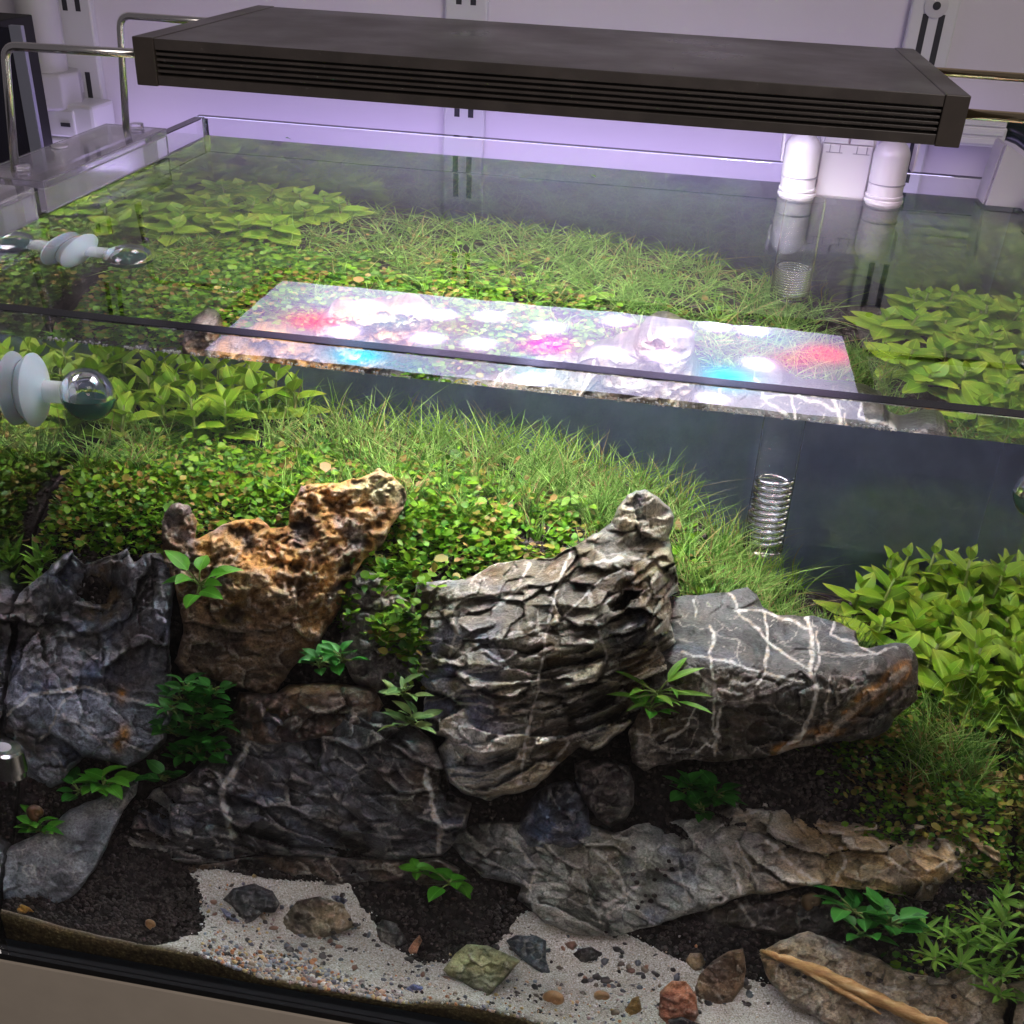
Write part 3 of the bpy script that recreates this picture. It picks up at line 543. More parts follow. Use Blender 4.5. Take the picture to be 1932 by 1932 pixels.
rock('stone', 'long low dark brown stone ledge between the black stones and the pale sand', E4, [(240,1600,.088),(400,1630,.094),(600,1645,.104),(760,1650,.106),(860,1650,.100),(400,1650,.094),(650,1672,.106)], disp_plain(12, .005, 30, .002, .005), grey_color(12, a=(.12,.092,.075), b=(.05,.04,.035), ks=.4, vk=.4, blue=.1), seed=12, thick=.03, R=14, edge=.008, veins=[([(615,1620),(630,1640),(640,1660)],4,.6)])
# G: slab leaning on the left pane
Gp = [(263,1463),(257,1500),(232,1530),(205,1590),(180,1640),(140,1690),(100,1716),(50,1712),(-10,1700),(-60,1680),(-60,1620),(0,1603),(40,1588),(100,1560),(130,1528),(160,1515),(225,1488)]
rock('stone', 'flat grey slab leaning at the far left front, rosettes along its top edge', Gp, [(260,1470,.085),(150,1520,.078),(230,1530,.068),(100,1570,.055),(0,1620,.040),(180,1630,.040),(100,1710,.028),(0,1690,.022)], disp_plain(13, .003, 30, .0012), grey_color(13, a=(.26,.27,.28), b=(.13,.135,.145), ks=.35, vs=40, vk=.4, blue=.2, pale=.45), seed=13, thick=.018, R=14, edge=.006)
# dark stones between E and F
rock('stone', 'squarish dark brown stone in the hollow right below the layered stone', [(1084,1440),(1110,1432),(1150,1431),(1185,1445),(1197,1480),(1196,1515),(1180,1548),(1150,1560),(1125,1545),(1100,1510),(1085,1475)], [(1100,1440,.135),(1190,1450,.138),(1140,1500,.120),(1190,1540,.125),(1120,1540,.122)], disp_plain(14, .007, 40, .002, .006), grey_color(14, a=(.16,.135,.125), b=(.06,.05,.047), ks=.5, vk=.4, blue=.5), seed=14, thick=.03, R=18)
rock('stone', 'rounded dark stone under the tip of the layered stone, half in shadow', [(985,1530),(1010,1495),(1040,1478),(1070,1470),(1095,1485),(1110,1530),(1118,1580),(1080,1600),(1000,1600),(975,1570)], [(1000,1520,.128),(1080,1480,.130),(1050,1540,.116),(1100,1580,.116),(1000,1590,.114)], disp_plain(15, .007, 38, .002, .004), grey_color(15, a=(.16,.17,.21), b=(.06,.06,.066), ks=.4, vk=.3, blue=.5), seed=15, thick=.03, R=18)
# F: the long slab lower right
F1 = [(848,1590),(862,1572),(900,1555),(940,1550),(1000,1552),(1094,1545),(1130,1560),(1160,1572),(1190,1560),(1230,1553),(1288,1546),(1348,1538),(1375,1521),(1400,1500),(1428,1484),(1488,1501),(1541,1518),(1595,1521),(1638,1546),(1681,1555),(1715,1551),(1761,1558),(1808,1575),(1855,1587),(1885,1608),(1889,1638),(1868,1658),(1838,1683),(1788,1701),(1738,1703),(1700,1690),(1655,1680),(1578,1672),(1521,1670),(1451,1688),(1415,1688),(1381,1700),(1321,1720),(1288,1728),(1261,1737),(1177,1763),(1127,1768),(1061,1757),(1027,1743),(991,1710),(977,1698),(981,1675),(957,1665),(911,1656),(877,1625)]
def dF(P, u, v):
    q = rot(P, -.25); return .005*fbm(P*22+16, 3)+facets(q, (32, 45, 75), 5, .0085)+facets(q, (80, 80, 150), 7, .0032)+.0016*(ridged(P*130, 3)-.5)
def cF(P, rel, u, v):
    br = sstep(1300, 1600, u+60*fbm(P*20, 2)); c = grey_color(16, a=(.31,.31,.285), b=(.135,.13,.115), ks=.35, vs=26, vt=.03, vk=.8, blue=.35, pale=.25)(P, rel, u, v)
    c = mixc(c, lerp((.13,.09,.05), (.33,.23,.12), sstep(-.3, .3, fbm(P*50, 4))), .75*br)
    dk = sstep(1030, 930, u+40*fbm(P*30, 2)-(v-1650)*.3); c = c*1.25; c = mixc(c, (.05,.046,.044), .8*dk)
    c = mixc(c, (.15,.17,.08), .45*np.exp(-(((u-1150)/120)**2+((v-1640)/45)**2))*sstep(-.2, .3, fbm(P*70, 3)))
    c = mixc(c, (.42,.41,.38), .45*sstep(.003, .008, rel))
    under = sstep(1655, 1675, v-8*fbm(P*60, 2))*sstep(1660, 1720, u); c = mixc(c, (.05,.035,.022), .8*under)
    return c
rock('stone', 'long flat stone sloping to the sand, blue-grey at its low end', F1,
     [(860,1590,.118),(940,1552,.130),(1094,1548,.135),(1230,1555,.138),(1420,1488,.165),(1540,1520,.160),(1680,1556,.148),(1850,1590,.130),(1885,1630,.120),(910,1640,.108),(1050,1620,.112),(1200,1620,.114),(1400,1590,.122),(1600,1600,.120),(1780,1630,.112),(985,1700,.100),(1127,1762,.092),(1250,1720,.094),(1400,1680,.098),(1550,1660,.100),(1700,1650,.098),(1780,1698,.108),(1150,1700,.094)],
     dF, cF, seed=16, lip_light=.6, thick=.035, edge=.005, R=11, amp=6, veins=[([(1120,1600),(1170,1650),(1180,1690)],4,.7),([(1390,1588),(1410,1630),(1430,1670)],5,.85),([(1370,1600),(1385,1650),(1398,1690)],5.5,.85),([(1450,1590),(1480,1620),(1510,1645),(1545,1665)],7,.95),([(1205,1668),(1180,1690),(1130,1715)],4.5,.85),([(1100,1640),(1110,1690),(1130,1740)],3.5,.6),([(1340,1570),(1390,1540),(1425,1530)],4,.8),([(1585,1600),(1598,1625),(1580,1660)],5,.8),([(1440,1550),(1500,1590)],3,.6),([(1640,1570),(1700,1640)],3.5,.5),([(1780,1590),(1830,1640)],3.5,.5),([(955,1580),(1010,1640),(1000,1700)],3.6,.6),([(930,1610),(950,1605)],3,.7),([(1280,1640),(1300,1700)],4,.7)])
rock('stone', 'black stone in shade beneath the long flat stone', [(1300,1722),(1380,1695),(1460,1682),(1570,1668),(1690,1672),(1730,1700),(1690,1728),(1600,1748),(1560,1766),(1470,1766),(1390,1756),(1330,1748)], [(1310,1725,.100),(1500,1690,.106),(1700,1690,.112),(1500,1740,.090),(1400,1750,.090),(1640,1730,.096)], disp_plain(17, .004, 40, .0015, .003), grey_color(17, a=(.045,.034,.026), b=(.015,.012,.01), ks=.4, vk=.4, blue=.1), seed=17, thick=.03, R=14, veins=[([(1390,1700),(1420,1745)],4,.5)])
# H: the slab at the front right
Hp = [(1432,1800),(1470,1775),(1521,1758),(1570,1772),(1640,1800),(1685,1826),(1730,1838),(1768,1846),(1808,1826),(1855,1836),(1905,1862),(1960,1880),(2020,1920),(2020,1990),(1860,2020),(1700,1990),(1620,1962),(1560,1932),(1490,1892),(1452,1852)]
rock('stone', 'flat tan and grey slab lying at the front right with a twig across it', Hp, [(1450,1800,.062),(1530,1762,.076),(1680,1828,.060),(1850,1838,.056),(2000,1920,.034),(1480,1870,.046),(1600,1880,.044),(1750,1900,.040),(1620,1955,.026),(1850,1990,.020)], disp_plain(18, .004, 30, .0016, .003), grey_color(18, a=(.34,.285,.215), b=(.16,.13,.09), ks=.6, stain=(.20,.13,.06), vs=34, vt=.03, vk=.5, blue=.2, pale=.3), seed=18, thick=.02, R=14, edge=.006)
# stones lying on the sand
SM = [
 ('dark grey flake of stone lying on the sand at the rear left', [(420,1698),(440,1675),(480,1668),(515,1680),(528,1705),(520,1722),(495,1722),(478,1738),(465,1750),(452,1735),(440,1712)], .030, (.085,.083,.08), (.04,.04,.04)),
 ('broad brown-grey stone half sunk in the sand, beside the dark flake', [(505,1768),(535,1730),(560,1700),(600,1692),(645,1705),(660,1725),(668,1750),(640,1762),(600,1770),(560,1778),(530,1772)], .034, (.17,.145,.11), (.08,.07,.055)),
 ('small dark stone on the sand right of the broad brown-grey stone', [(710,1752),(720,1735),(745,1742),(760,1760),(768,1778),(745,1790),(718,1780)], .032, (.09,.085,.075), (.05,.045,.04)),
 ('greenish angular stone with a pointed lower end lying on the sand', [(836,1830),(858,1800),(880,1782),(920,1785),(955,1800),(982,1812),(960,1840),(935,1865),(918,1888),(900,1872),(870,1852),(845,1840)], .036, (.20,.20,.13), (.10,.105,.07)),
 ('blue-grey slate chip standing behind the greenish angular stone', [(955,1775),(972,1765),(1010,1766),(1030,1775),(1030,1810),(1042,1843),(1020,1838),(1000,1822),(972,1800)], .040, (.115,.13,.135), (.06,.068,.075)),
 ('dark rounded stone on the sand below the long flat stone', [(1080,1800),(1095,1790),(1115,1785),(1130,1795),(1128,1812),(1108,1822),(1088,1815)], .034, (.075,.07,.068), (.04,.038,.036)),
 ('rough brown stone beside the slab with the twig', [(1318,1840),(1345,1812),(1375,1795),(1402,1790),(1408,1830),(1404,1858),(1382,1890),(1340,1907),(1318,1895),(1312,1865)], .036, (.17,.125,.09), (.07,.05,.04)),
 ('pinkish red stone at the bottom edge, left of the rough brown stone', [(1244,1872),(1268,1850),(1295,1852),(1314,1880),(1318,1915),(1300,1942),(1262,1945),(1243,1915)], .032, (.30,.17,.12), (.16,.08,.06)),
 ('small tan stone leaning on top of the rough brown stone', [(1293,1812),(1302,1798),(1322,1797),(1332,1815),(1328,1836),(1308,1834)], .040, (.22,.17,.12), (.12,.09,.06)),
 ('small ochre stone on the sand beside the larger snail shell', [(1176,1908),(1192,1885),(1206,1880),(1210,1905),(1196,1922),(1180,1922)], .030, (.26,.19,.10), (.15,.10,.05)),
 ('narrow blue chip lying at the edge of the dark soil', [(415,1713),(428,1716),(452,1738),(448,1745),(425,1730)], .026, (.16,.17,.22), (.10,.11,.15)),
 ('small blue chip of stone just left of the dark soil tongue', [(618,1690),(640,1688),(658,1698),(650,1708),(628,1702)], .032, (.11,.12,.17), (.07,.075,.11)),
 ('tiny black chip lying on the front sand at the bottom edge', [(1260,1925),(1285,1918),(1330,1935),(1310,1955),(1270,1950)], .026, (.06,.055,.05), (.03,.03,.03)),
 ('reddish flat chip near the edge of the dark soil tongue', [(770,1792),(782,1775),(792,1765),(796,1775),(786,1800),(774,1806)], .030, (.24,.14,.10), (.15,.09,.07)),
 ('blue mussel-coloured chip on the front sand', [(764,1866),(780,1856),(797,1862),(800,1872),(782,1876)], .026, (.17,.19,.30), (.12,.13,.2)),
 ('tan pebble of wood-like stone by the left pane', [(26,1712),(40,1706),(56,1712),(66,1722),(52,1728),(34,1724)], .030, (.45,.28,.11), (.3,.17,.06)),
]
for k, (lab, poly, zc, a, b) in enumerate(SM):
    q = np.array(poly, float); c = q.mean(0); Yb = float(ft(c[0], q[:, 1].max()-4, .002)[1]); Yb = max(Yb, .014); Yt = Yb+.45*float(ft(c[0], q[:, 1].min(), .010)[1]-Yb)
    hgt = q[:, 1].max()-q[:, 1].min(); ctr = [(q[:, 0].min(), c[1], (Yb+Yt)/2), (q[:, 0].max(), c[1], (Yb+Yt)/2), (c[0], q[:, 1].min(), Yt), (c[0], q[:, 1].max(), Yb), (c[0], c[1]+.12*hgt, (Yb*.6+Yt*.4)-.003)]
    rock('small_stone', lab, poly, ctr, disp_plain(30+k, .003, 60, .001, .003), grey_color(30+k, a=tuple(1.45*c for c in a), b=tuple(1.3*c for c in b), ks=.3, vs=50, vk=.4, blue=.1, pale=.3), RMS, step=2.0, edge=.004, R=9, thick=.010, seed=30+k, amp=3, group='stones on the sand')

# ------------------------------------------------------------------ soil grains
RU = np.concatenate([r[0] for r in ROCKS]); RV = np.concatenate([r[1] for r in ROCKS]); RY = np.concatenate([r[2] for r in ROCKS])
def rockY(u, v, r=5):                          # depth of the nearest stone face behind a picture point
    m = (np.abs(RU-u) < r) & (np.abs(RV-v) < r)
    return float(RY[m].min()) if m.any() else None
_ico = None
def ico():
    global _ico
    if _ico is None:
        p = (1+5**.5)/2; v = np.array([(-1,p,0),(1,p,0),(-1,-p,0),(1,-p,0),(0,-1,p),(0,1,p),(0,-1,-p),(0,1,-p),(p,0,-1),(p,0,1),(-p,0,-1),(-p,0,1)], float); v /= np.linalg.norm(v, axis=1)[:, None]
        f = np.array([(0,11,5),(0,5,1),(0,1,7),(0,7,10),(0,10,11),(1,5,9),(5,11,4),(11,10,2),(10,7,6),(7,1,8),(3,9,4),(3,4,2),(3,2,6),(3,6,8),(3,8,9),(4,9,5),(2,4,11),(6,2,10),(8,6,7),(9,8,1)])
        _ico = (v, f)
    return _ico
def scatter_balls(name, C, Rr, mat, kind='stuff', col=None, squash=.25, jag=.15):
    v, f = ico(); n = len(C); k = len(v); sc = Rr[:, None, None]*(1+RNG.uniform(-squash, squash, (n, 1, 3)))*(1+RNG.uniform(-jag, jag, (n, k, 1)))
    a = RNG.uniform(0, 6.28, n); ca, sa = np.cos(a)[:, None], np.sin(a)[:, None]; q = v[None]*sc
    q = np.stack([q[..., 0]*ca-q[..., 1]*sa, q[..., 0]*sa+q[..., 1]*ca, q[..., 2]], -1)
    V = (q+C[:, None]).reshape(-1, 3); F = (f[None]+(np.arange(n)*k)[:, None, None]).reshape(-1, 3)
    return tag(add(name, mesh_np(name, V, F, mat, True, {'Col': np.repeat(col, k, 0)} if col is not None else None)), kind=kind)
t = NT('soil_grain'); nz = t.noise(500, 2); t.p(Base_Color=t.ramp(nz.outputs['Fac'], [(.35, (.035, .027, .025)), (.7, (.10, .078, .070))]).outputs[0], Roughness=.85, Specular_IOR_Level=.2); GRAIN = t.m
n = 40000; x = RNG.uniform(.012, .602, n); y = RNG.uniform(.012, .41, n); z = tz(x, y)
dsg = dS[np.clip(((x-GX[0])/(GX[1]-GX[0])).astype(int), 0, 219), np.clip(((y-GY[0])/(GY[1]-GY[0])).astype(int), 0, 159)]
keep = ((dsg < .001) | (RNG.random(n) < .45*np.exp(-np.maximum(dsg, 0)/.007))) & ((y > .015) | (x > .32)); 
dense = (y < .14) | ((x > .42) & (y < .25)); keep &= dense | (RNG.random(n) < .45)
x, y, z = x[keep], y[keep], z[keep]; r = RNG.uniform(.0011, .0020, len(x))
scatter_balls('soil_grains', np.c_[x, y, z+r*.3], r, GRAIN)
# loose grains one can pick apart on stones and sand
LOOSE = [(1195,1600),(1240,1640),(1235,1660),(1195,1650),(1202,1665),(1262,1625),(1268,1640),(1255,1652),(1218,1690),(1228,1700),(1235,1690),(1212,1702),(1203,1712),(1720,1560),(1766,1600),(1806,1610),(1475,1703+120),(1432,1803),(1518,1843),(1505,1838),(1422,1845),(1425,1800+40),(1440,1858),(1448,1872),(1412,1895),(1402,1890),(1450,1893),(1040,1815),(1168,1833),(1270,1830),(1240,1840),(1265,1828),(838,1815),(865,1945-60),(978,1875),(1020,1885),(1010,1890),(1018,1908),(960,1885),(697,1712),(705,1775),(755,1861),(796,1872),(786,1872),(710,1872),(690,1868),(850,1890),(930,1893),(645,1700-10),(660,1735),(670,1745),(690,1765),(630,1760),(560,1795),(540,1790),(610,1800),(618,1812),(622,1805),(480,1725),(440,1728),(430,1735),(500,1740),(370,1800),(350,1790),(415,1790),(430,1800),(1640,1838),(1660,1850),(1720,1845),(1800,1880),(1780,1842)]
gm = None
for k, (u, v) in enumerate(LOOSE):
    Yk = rockY(u, v); P = fy(u, v, Yk-.0012) if Yk else ft(u, v, .0034)
    r = random.uniform(.0014, .0022)
    if gm is None: vv, ff = ico(); gm = mesh_np('soil_grain', vv*(1+RNG.uniform(-.15, .15, (12, 1))), ff, GRAIN, True)
    o = add('soil_grain', gm); o.location = P; o.scale = (r, r*random.uniform(.8, 1.2), r*.85); o.rotation_euler = (0, 0, random.uniform(0, 6))
    lab = ('round dark soil grain lying on the long flat stone', 'soil grains on the long flat stone') if Yk and v < 1760 else ('round dark soil grain on the sand beside the front right slab', 'soil grains by the front right slab') if u > 1380 else ('round dark soil grain on the sand around the greenish and blue-grey stones', 'soil grains around the greenish stone') if u > 820 else ('round dark soil grain on the sand near the broad brown-grey stone', 'soil grains near the broad brown-grey stone')
    tag(o, lab[0], 'soil grain', lab[1])
# coloured gravel along the front, fine grit on the sand
t = NT('gravel'); a = t.n('ShaderNodeAttribute', attribute_name='Col'); t.p(Base_Color=a.outputs['Color'], Roughness=.6, Specular_IOR_Level=.3); GRAVEL = t.m
PALG = np.array([(.55,.5,.45),(.62,.42,.28),(.5,.2,.08),(.18,.18,.22),(.35,.3,.27),(.75,.72,.68),(.05,.045,.04),(.45,.32,.3),(.3,.33,.38),(.6,.45,.2)])
def gravel(npts, u0, u1, vf, spread, r0, r1, name):
    u = RNG.uniform(u0, u1, npts); v = vf(u)+RNG.normal(0, spread, npts); P = fz(u, v, np.full(npts, .027)); P[:, 1] = np.maximum(P[:, 1], .0105); P[:, 2] = tz(P[:, 0], P[:, 1])+.003
    r = RNG.uniform(r0, r1, npts); return P, r
P1, r1 = gravel(900, 380, 760, lambda u: 1795+(u-400)*.19+18*np.sin(u*.02), 16, .0007, .0019, '')
P2, r2 = gravel(500, 640, 1330, lambda u: 1850+(u-640)*.12, 34, .0005, .0014, '')
P3, r3 = gravel(160, 380, 520, lambda u: 1735+0*u, 40, .0006, .0013, '')
Pg = np.r_[P1, P2, P3]; rg = np.r_[r1, r2, r3]
uc = RNG.uniform(400, 1420, 330); vc = 1745+(uc-400)*.12+RNG.normal(0, 42, 330); Pc = np.array([ft(a, b, .0030) for a, b in zip(uc, vc)]); okc = (Pc[:, 1] > .013) & (sand_depth(Pc[:, 0], Pc[:, 1]) > .002); Pc = Pc[okc]
scatter_balls('stone_chips', Pc, RNG.uniform(.0012, .0028, len(Pc)), GRAVEL, col=np.array([(.10,.09,.085),(.16,.13,.10),(.14,.15,.17),(.26,.2,.14),(.3,.16,.11),(.07,.065,.06)])[RNG.integers(0, 6, len(Pc))]*RNG.uniform(.7, 1.2, (len(Pc), 1)), squash=.5, jag=.3)
scatter_balls('gravel', Pg, rg, GRAVEL, col=PALG[RNG.integers(0, len(PALG), len(Pg))]*RNG.uniform(.7, 1.2, (len(Pg), 1)), squash=.4, jag=.25)
n = 9000; u = RNG.uniform(330, 1600, n); v = RNG.uniform(1630, 1960, n); P = fz(u, v, np.full(n, .0275)); ok = (P[:, 1] > .012)
gi = np.clip(((P[:, 0]-GX[0])/(GX[1]-GX[0])).astype(int), 0, 219); gj = np.clip(((P[:, 1]-GY[0])/(GY[1]-GY[0])).astype(int), 0, 159); ok &= dS[gi, gj] > .001; P = P[ok]; P[:, 2] = tz(P[:, 0], P[:, 1])+.0024
pal = np.array([(.75,.72,.68),(.6,.55,.5),(.45,.4,.35),(.3,.26,.23),(.82,.8,.78),(.55,.42,.3)])
scatter_balls('sand_grains', P, RNG.uniform(.0003, .0007, len(P)), GRAVEL, col=pal[RNG.integers(0, 6, len(P))], squash=.3)
# twig across the front slab
tw = [(1436,1794,.060),(1475,1808,.058),(1540,1832,.055),(1600,1858,.050),(1660,1888,.044),(1720,1915,.038),(1790,1945,.032),(1850,1972,.026)]
t = NT('wood'); nz = t.noise(120, 5, .7); mp = t.n('ShaderNodeMapping'); tcx = t.n('ShaderNodeTexCoord'); mp.inputs['Scale'].default_value = (.5, 1.5, 3); mp.inputs['Rotation'].default_value = (0, .55, 0); t.l(tcx.outputs['Object'], mp.inputs[0]); t.l(mp.outputs[0], nz.inputs['Vector'])
t.p(Base_Color=t.ramp(nz.outputs['Fac'], [(.3, (.20, .09, .025)), (.5, (.46, .25, .08)), (.68, (.66, .48, .24))]).outputs[0], Roughness=.7, Normal=t.bump(nz.outputs['Fac'], .8, .0012)); WOOD = t.m
pts = []
for u, v, Yk in tw:
    ry = rockY(u, v); pts.append(Vector(fy(u, v, (ry if ry else Yk)-.002)))
fine = [pts[i].lerp(pts[i+1], k/5)+Vector((random.uniform(-1, 1), random.uniform(-1, 1), random.uniform(-1, 1)))*.0005 for i in range(len(pts)-1) for k in range(5)]
m = MB(); m.tube(fine, [max(.0006, (.0014+.0026*min(1, i/9)+.0008*i/35)*random.uniform(.86, 1.14)) for i in range(len(fine))], 12)
side = [fine[8]+Vector((.002, -.002, -.002)), fine[12]+Vector((.001, -.004, -.004)), fine[18]+Vector((-.002, -.005, -.004)), fine[22]+Vector((-.006, -.006, -.004))]; m.tube(side, [.0012, .0024, .0022, .0006], 8)
tag(m.build('twig', WOOD, None, True), 'thin tan piece of wood lying across the front right slab', 'twig')

# ------------------------------------------------------------------ plants
def leafmat(name, c1, c2, tip=None, trans=.35):
    t = NT(name); oi = t.n('ShaderNodeObjectInfo'); nz = t.noise(90, 3); tc = t.n('ShaderNodeTexCoord'); sx = t.n('ShaderNodeSeparateXYZ'); t.l(tc.outputs['Generated'], sx.inputs[0])
    base = t.mix('MIX', oi.outputs['Random'], c1, c2)
    base = t.mix('MULTIPLY', 1.0, base, t.ramp(nz.outputs['Fac'], [(.3, (.75,)*3), (.7, (1.15,)*3)]).outputs[0])
    if tip: base = t.mix('MIX', t.ramp(sx.outputs[0], [(.6, (0, 0, 0)), (1, (.6, .6, .6))]).outputs[0], base, tip)
    vn = t.n('ShaderNodeMath', operation='ABSOLUTE'); sb = t.n('ShaderNodeMath', operation='SUBTRACT'); t.l(sx.outputs[1], sb.inputs[0]); sb.inputs[1].default_value = .5; t.l(sb.outputs[0], vn.inputs[0])
    base = t.mix('MIX', t.ramp(vn.outputs[0], [(.0, (.35,)*3), (.05, (0, 0, 0))]).outputs[0], base, tuple(min(1, q*1.8+.03) for q in c2))   # midrib
    t.p(Base_Color=base, Roughness=.45, Specular_IOR_Level=.25)
    tr = t.n('ShaderNodeBsdfTranslucent'); mx = t.n('ShaderNodeMixShader'); mx.inputs[0].default_value = trans; t.l(base, tr.inputs[0]); t.l(t.b.outputs[0], mx.inputs[1]); t.l(tr.outputs[0], mx.inputs[2]); t.l(mx.outputs[0], t.out.inputs[0])
    return t.m
LIME = leafmat('lime_leaf', (.15, .32, .012), (.30, .47, .035), (.40, .40, .05)); STEMM = plain('stem', (.20, .26, .06), .6)
DARKL = leafmat('dark_leaf', (.022, .15, .014), (.06, .27, .03), None, .25); BRIGHTL = leafmat('bright_leaf', (.06, .30, .012), (.14, .42, .03), None, .35); BUCE = leafmat('olive_leaf', (.09, .20, .05), (.26, .36, .10), None, .25); SLIM = leafmat('slim_leaf', (.11, .28, .02), (.24, .42, .05), None, .35)
def leaf_mesh(name, mat, wid, droop, fold, tipw=.5, n=6, cup=0.0, wav=.03, seed=0):
    rg = np.random.default_rng(seed); V = []; prof = []
    for i in range(n+1):
        s = i/n; wv = wid*.5*(math.sin(math.pi*min(1, s**tipw))**.8 if 0 < s < 1 else .06 if s == 0 else 0.015); prof.append(wv)
        zc = -droop*s*s+.12*s
        for k in (-1, -.5, 0, .5, 1):
            V.append((s, k*wv, zc+fold*abs(k)*wv-cup*(k*wv)**2*4+rg.normal()*wav*wv*abs(k)))
    F = [(i*5+k, (i+1)*5+k, (i+1)*5+k+1, i*5+k+1) for i in range(n) for k in range(4)]
    return mesh_np(name, V, F, mat, True)
def leafset(mat, wid, n, **kw): return [leaf_mesh('leaf', mat, wid*random.uniform(.85, 1.15), random.uniform(*kw.get('droop', (.1, .4))), random.uniform(*kw.get('fold', (.1, .5))), kw.get('tipw', .75), seed=i) for i in range(n)]
LM_LIME = leafset(LIME, .55, 6, droop=(.0, .25)); LM_DARK = leafset(DARKL, .72, 4); LM_BRI = leafset(BRIGHTL, .70, 4); LM_BUC = leafset(BUCE, .46, 4, droop=(.05, .5)); LM_SLIM = leafset(SLIM, .20, 4, droop=(.1, .5))
def put_leaf(parent, me, base, yaw, pitch, length, roll=0):
    o = bpy.data.objects.new('leaf', me); COL.objects.link(o); o.parent = parent
    M = Matrix.Rotation(yaw, 4, 'Z') @ Matrix.Rotation(-pitch, 4, 'Y') @ Matrix.Rotation(roll, 4, 'X'); M.translation = base
    o.matrix_local = M @ Matrix.Diagonal((length, length, length, 1)); return o
def stem_plant(top, label, group, size=1.0, pairs=5):
    top = Vector(top); base = Vector((top.x+random.uniform(-.006, .006), top.y+random.uniform(-.004, .006), float(tz(top.x, top.y))-.002))
    if top.z-base.z < .02: top.z = base.z+.02
    root = empty('stem_plant', label, 'water plant', group, base); tp = top-base
    MB().tube([(0, 0, 0), tuple(tp*.5+Vector((random.uniform(-.002, .002), 0, 0))), tuple(tp)], [.0013, .0012, .0008], 6).build('stem', STEMM, root, True)
    a0 = random.uniform(0, 3.14)
    for i in range(pairs):
        f = i/(pairs-1); h = 1-(1-f)*min(.75, .036/max(.02, tp.length)*1.0); a = a0+i*1.57+random.uniform(-.25, .25); ln = (.033-.020*f**2.0)*size; pit = .02+.95*f**2.0
        for sgn in (0, 1): put_leaf(root, random.choice(LM_LIME), tp*h, a+sgn*math.pi+random.uniform(-.15, .15), pit+random.uniform(-.15, .15), ln*random.uniform(.88, 1.12), random.uniform(-.2, .2))
    return root
LG = 'broad-leaved stem plants in the rear left corner'
for k, (u, v, Z) in enumerate([(372,345,.302),(420,352,.304),(468,345,.300),(520,352,.303),(565,365,.302),(612,372,.298),(450,418,.300),(398,412,.298),(345,398,.296),(530,388,.305),(480,380,.308),(430,385,.303),(385,378,.300),(575,395,.298),(512,418,.296),(640,385,.294),(330,425,.296),(300,408,.292)]):
    P = ty(u, v, Z); P[0] = max(P[0], .022); P[1] = min(P[1], .402); stem_plant(P, 'light green broad-leaved stem plant in the clump filling the rear left corner', LG, random.uniform(.85, 1.05))
RG = 'broad-leaved stem plants along the right pane'
for k, (u, v, Y) in enumerate([(1688,1092,.365),(1625,1110,.372),(1740,1120,.372),(1890,1065,.375),(1845,1075,.392),(1790,1118,.385),(1730,1170,.330),(1670,1165,.320),(1800,1150,.340),(1860,1130,.345),(1845,1190,.305),(1770,1215,.300),(1905,1165,.335),(1895,1230,.285),(1835,1255,.272),(1905,1300,.262),(1865,1325,.250),(1930,1270,.275),(1700,1215,.292),(1790,1275,.262),(1930,1110,.385),(1925,1350,.245),(1765,1160,.355)]):
    P = fy(u, v, Y); P[0] = min(P[0], .594); stem_plant(P, 'light green broad-leaved stem plant in the thicket before the right pane', RG, random.uniform(.9, 1.1))
for k, (u, v, Z) in enumerate([(1780,505,.215),(1740,520,.21),(1820,520,.212),(1720,545,.205)]):
    P = ty(u, v, Z); P[0] = min(P[0], .588); P[1] = min(P[1], .405); stem_plant(P, 'shaded light green stem plant at the very back, behind the thicket by the right pane', 'stem plants at the back right', .85)
def rosette(u, v, Y, label, lm, nl, length, name='rosette_plant', spread=(.1, 1.0), face=0.0, off=.004, cat='water plant', group=None, petiole=.35):
    ry = rockY(u, v, 8); Y = min(Y, ry-off) if ry else Y
    P = Vector(fy(u, v, Y)); root = empty(name, label, cat, group, P)
    cr = MB(); cr.tube([(0, .006, -.004), (0, .002, 0), (0, 0, .002)], [.0016, .0016, .001], 6)
    for i in range(nl):
        a = i*2.39996+random.uniform(-.3, .3); pit = random.uniform(*spread); ln = length*random.uniform(.75, 1.15); pl = ln*petiole*random.uniform(.6, 1.3)
        d = Vector((math.cos(a)*math.cos(pit), math.sin(a)*math.cos(pit)*.8-.25, math.sin(pit))).normalized(); b = d*pl+Vector((random.uniform(-.35, .35)*length, random.uniform(-.1, .1)*length, random.uniform(-.3, .3)*length))
        cr.tube([(0, 0, 0), tuple(b*.6+Vector((0, 0, .0006))), tuple(b)], [.0006, .0005, .0005], 5)
        put_leaf(root, random.choice(lm), b*.97, math.atan2(d.y, d.x), pit*.75-.05, ln, random.uniform(-.4, .4))
    cr.build('stem', STEMM, root, True); return root
rosette(376,1105,.11,'bright green oval-leaved rosette between the dark grey and porous ochre stones', LM_BRI, 9, .0165)
rosette(350,1300,.10,'uppermost dark green rosette in the gap right of the dark grey stone', LM_DARK, 13, .013, off=.010)
rosette(385,1340,.10,'dark green rosette in the gap, nearest the tan vein of the black-blue stone', LM_DARK, 13, .013, off=.008)
rosette(330,1385,.10,'dark green rosette in mid gap against the right edge of the dark grey stone', LM_DARK, 13, .013, off=.010)
rosette(375,1425,.10,'dark green rosette with long leaves just above the black-blue stone', LM_DARK, 12, .015, off=.006)
rosette(305,1470,.09,'lowest dark green rosette in the gap right of the dark grey stone', LM_DARK, 10, .013)
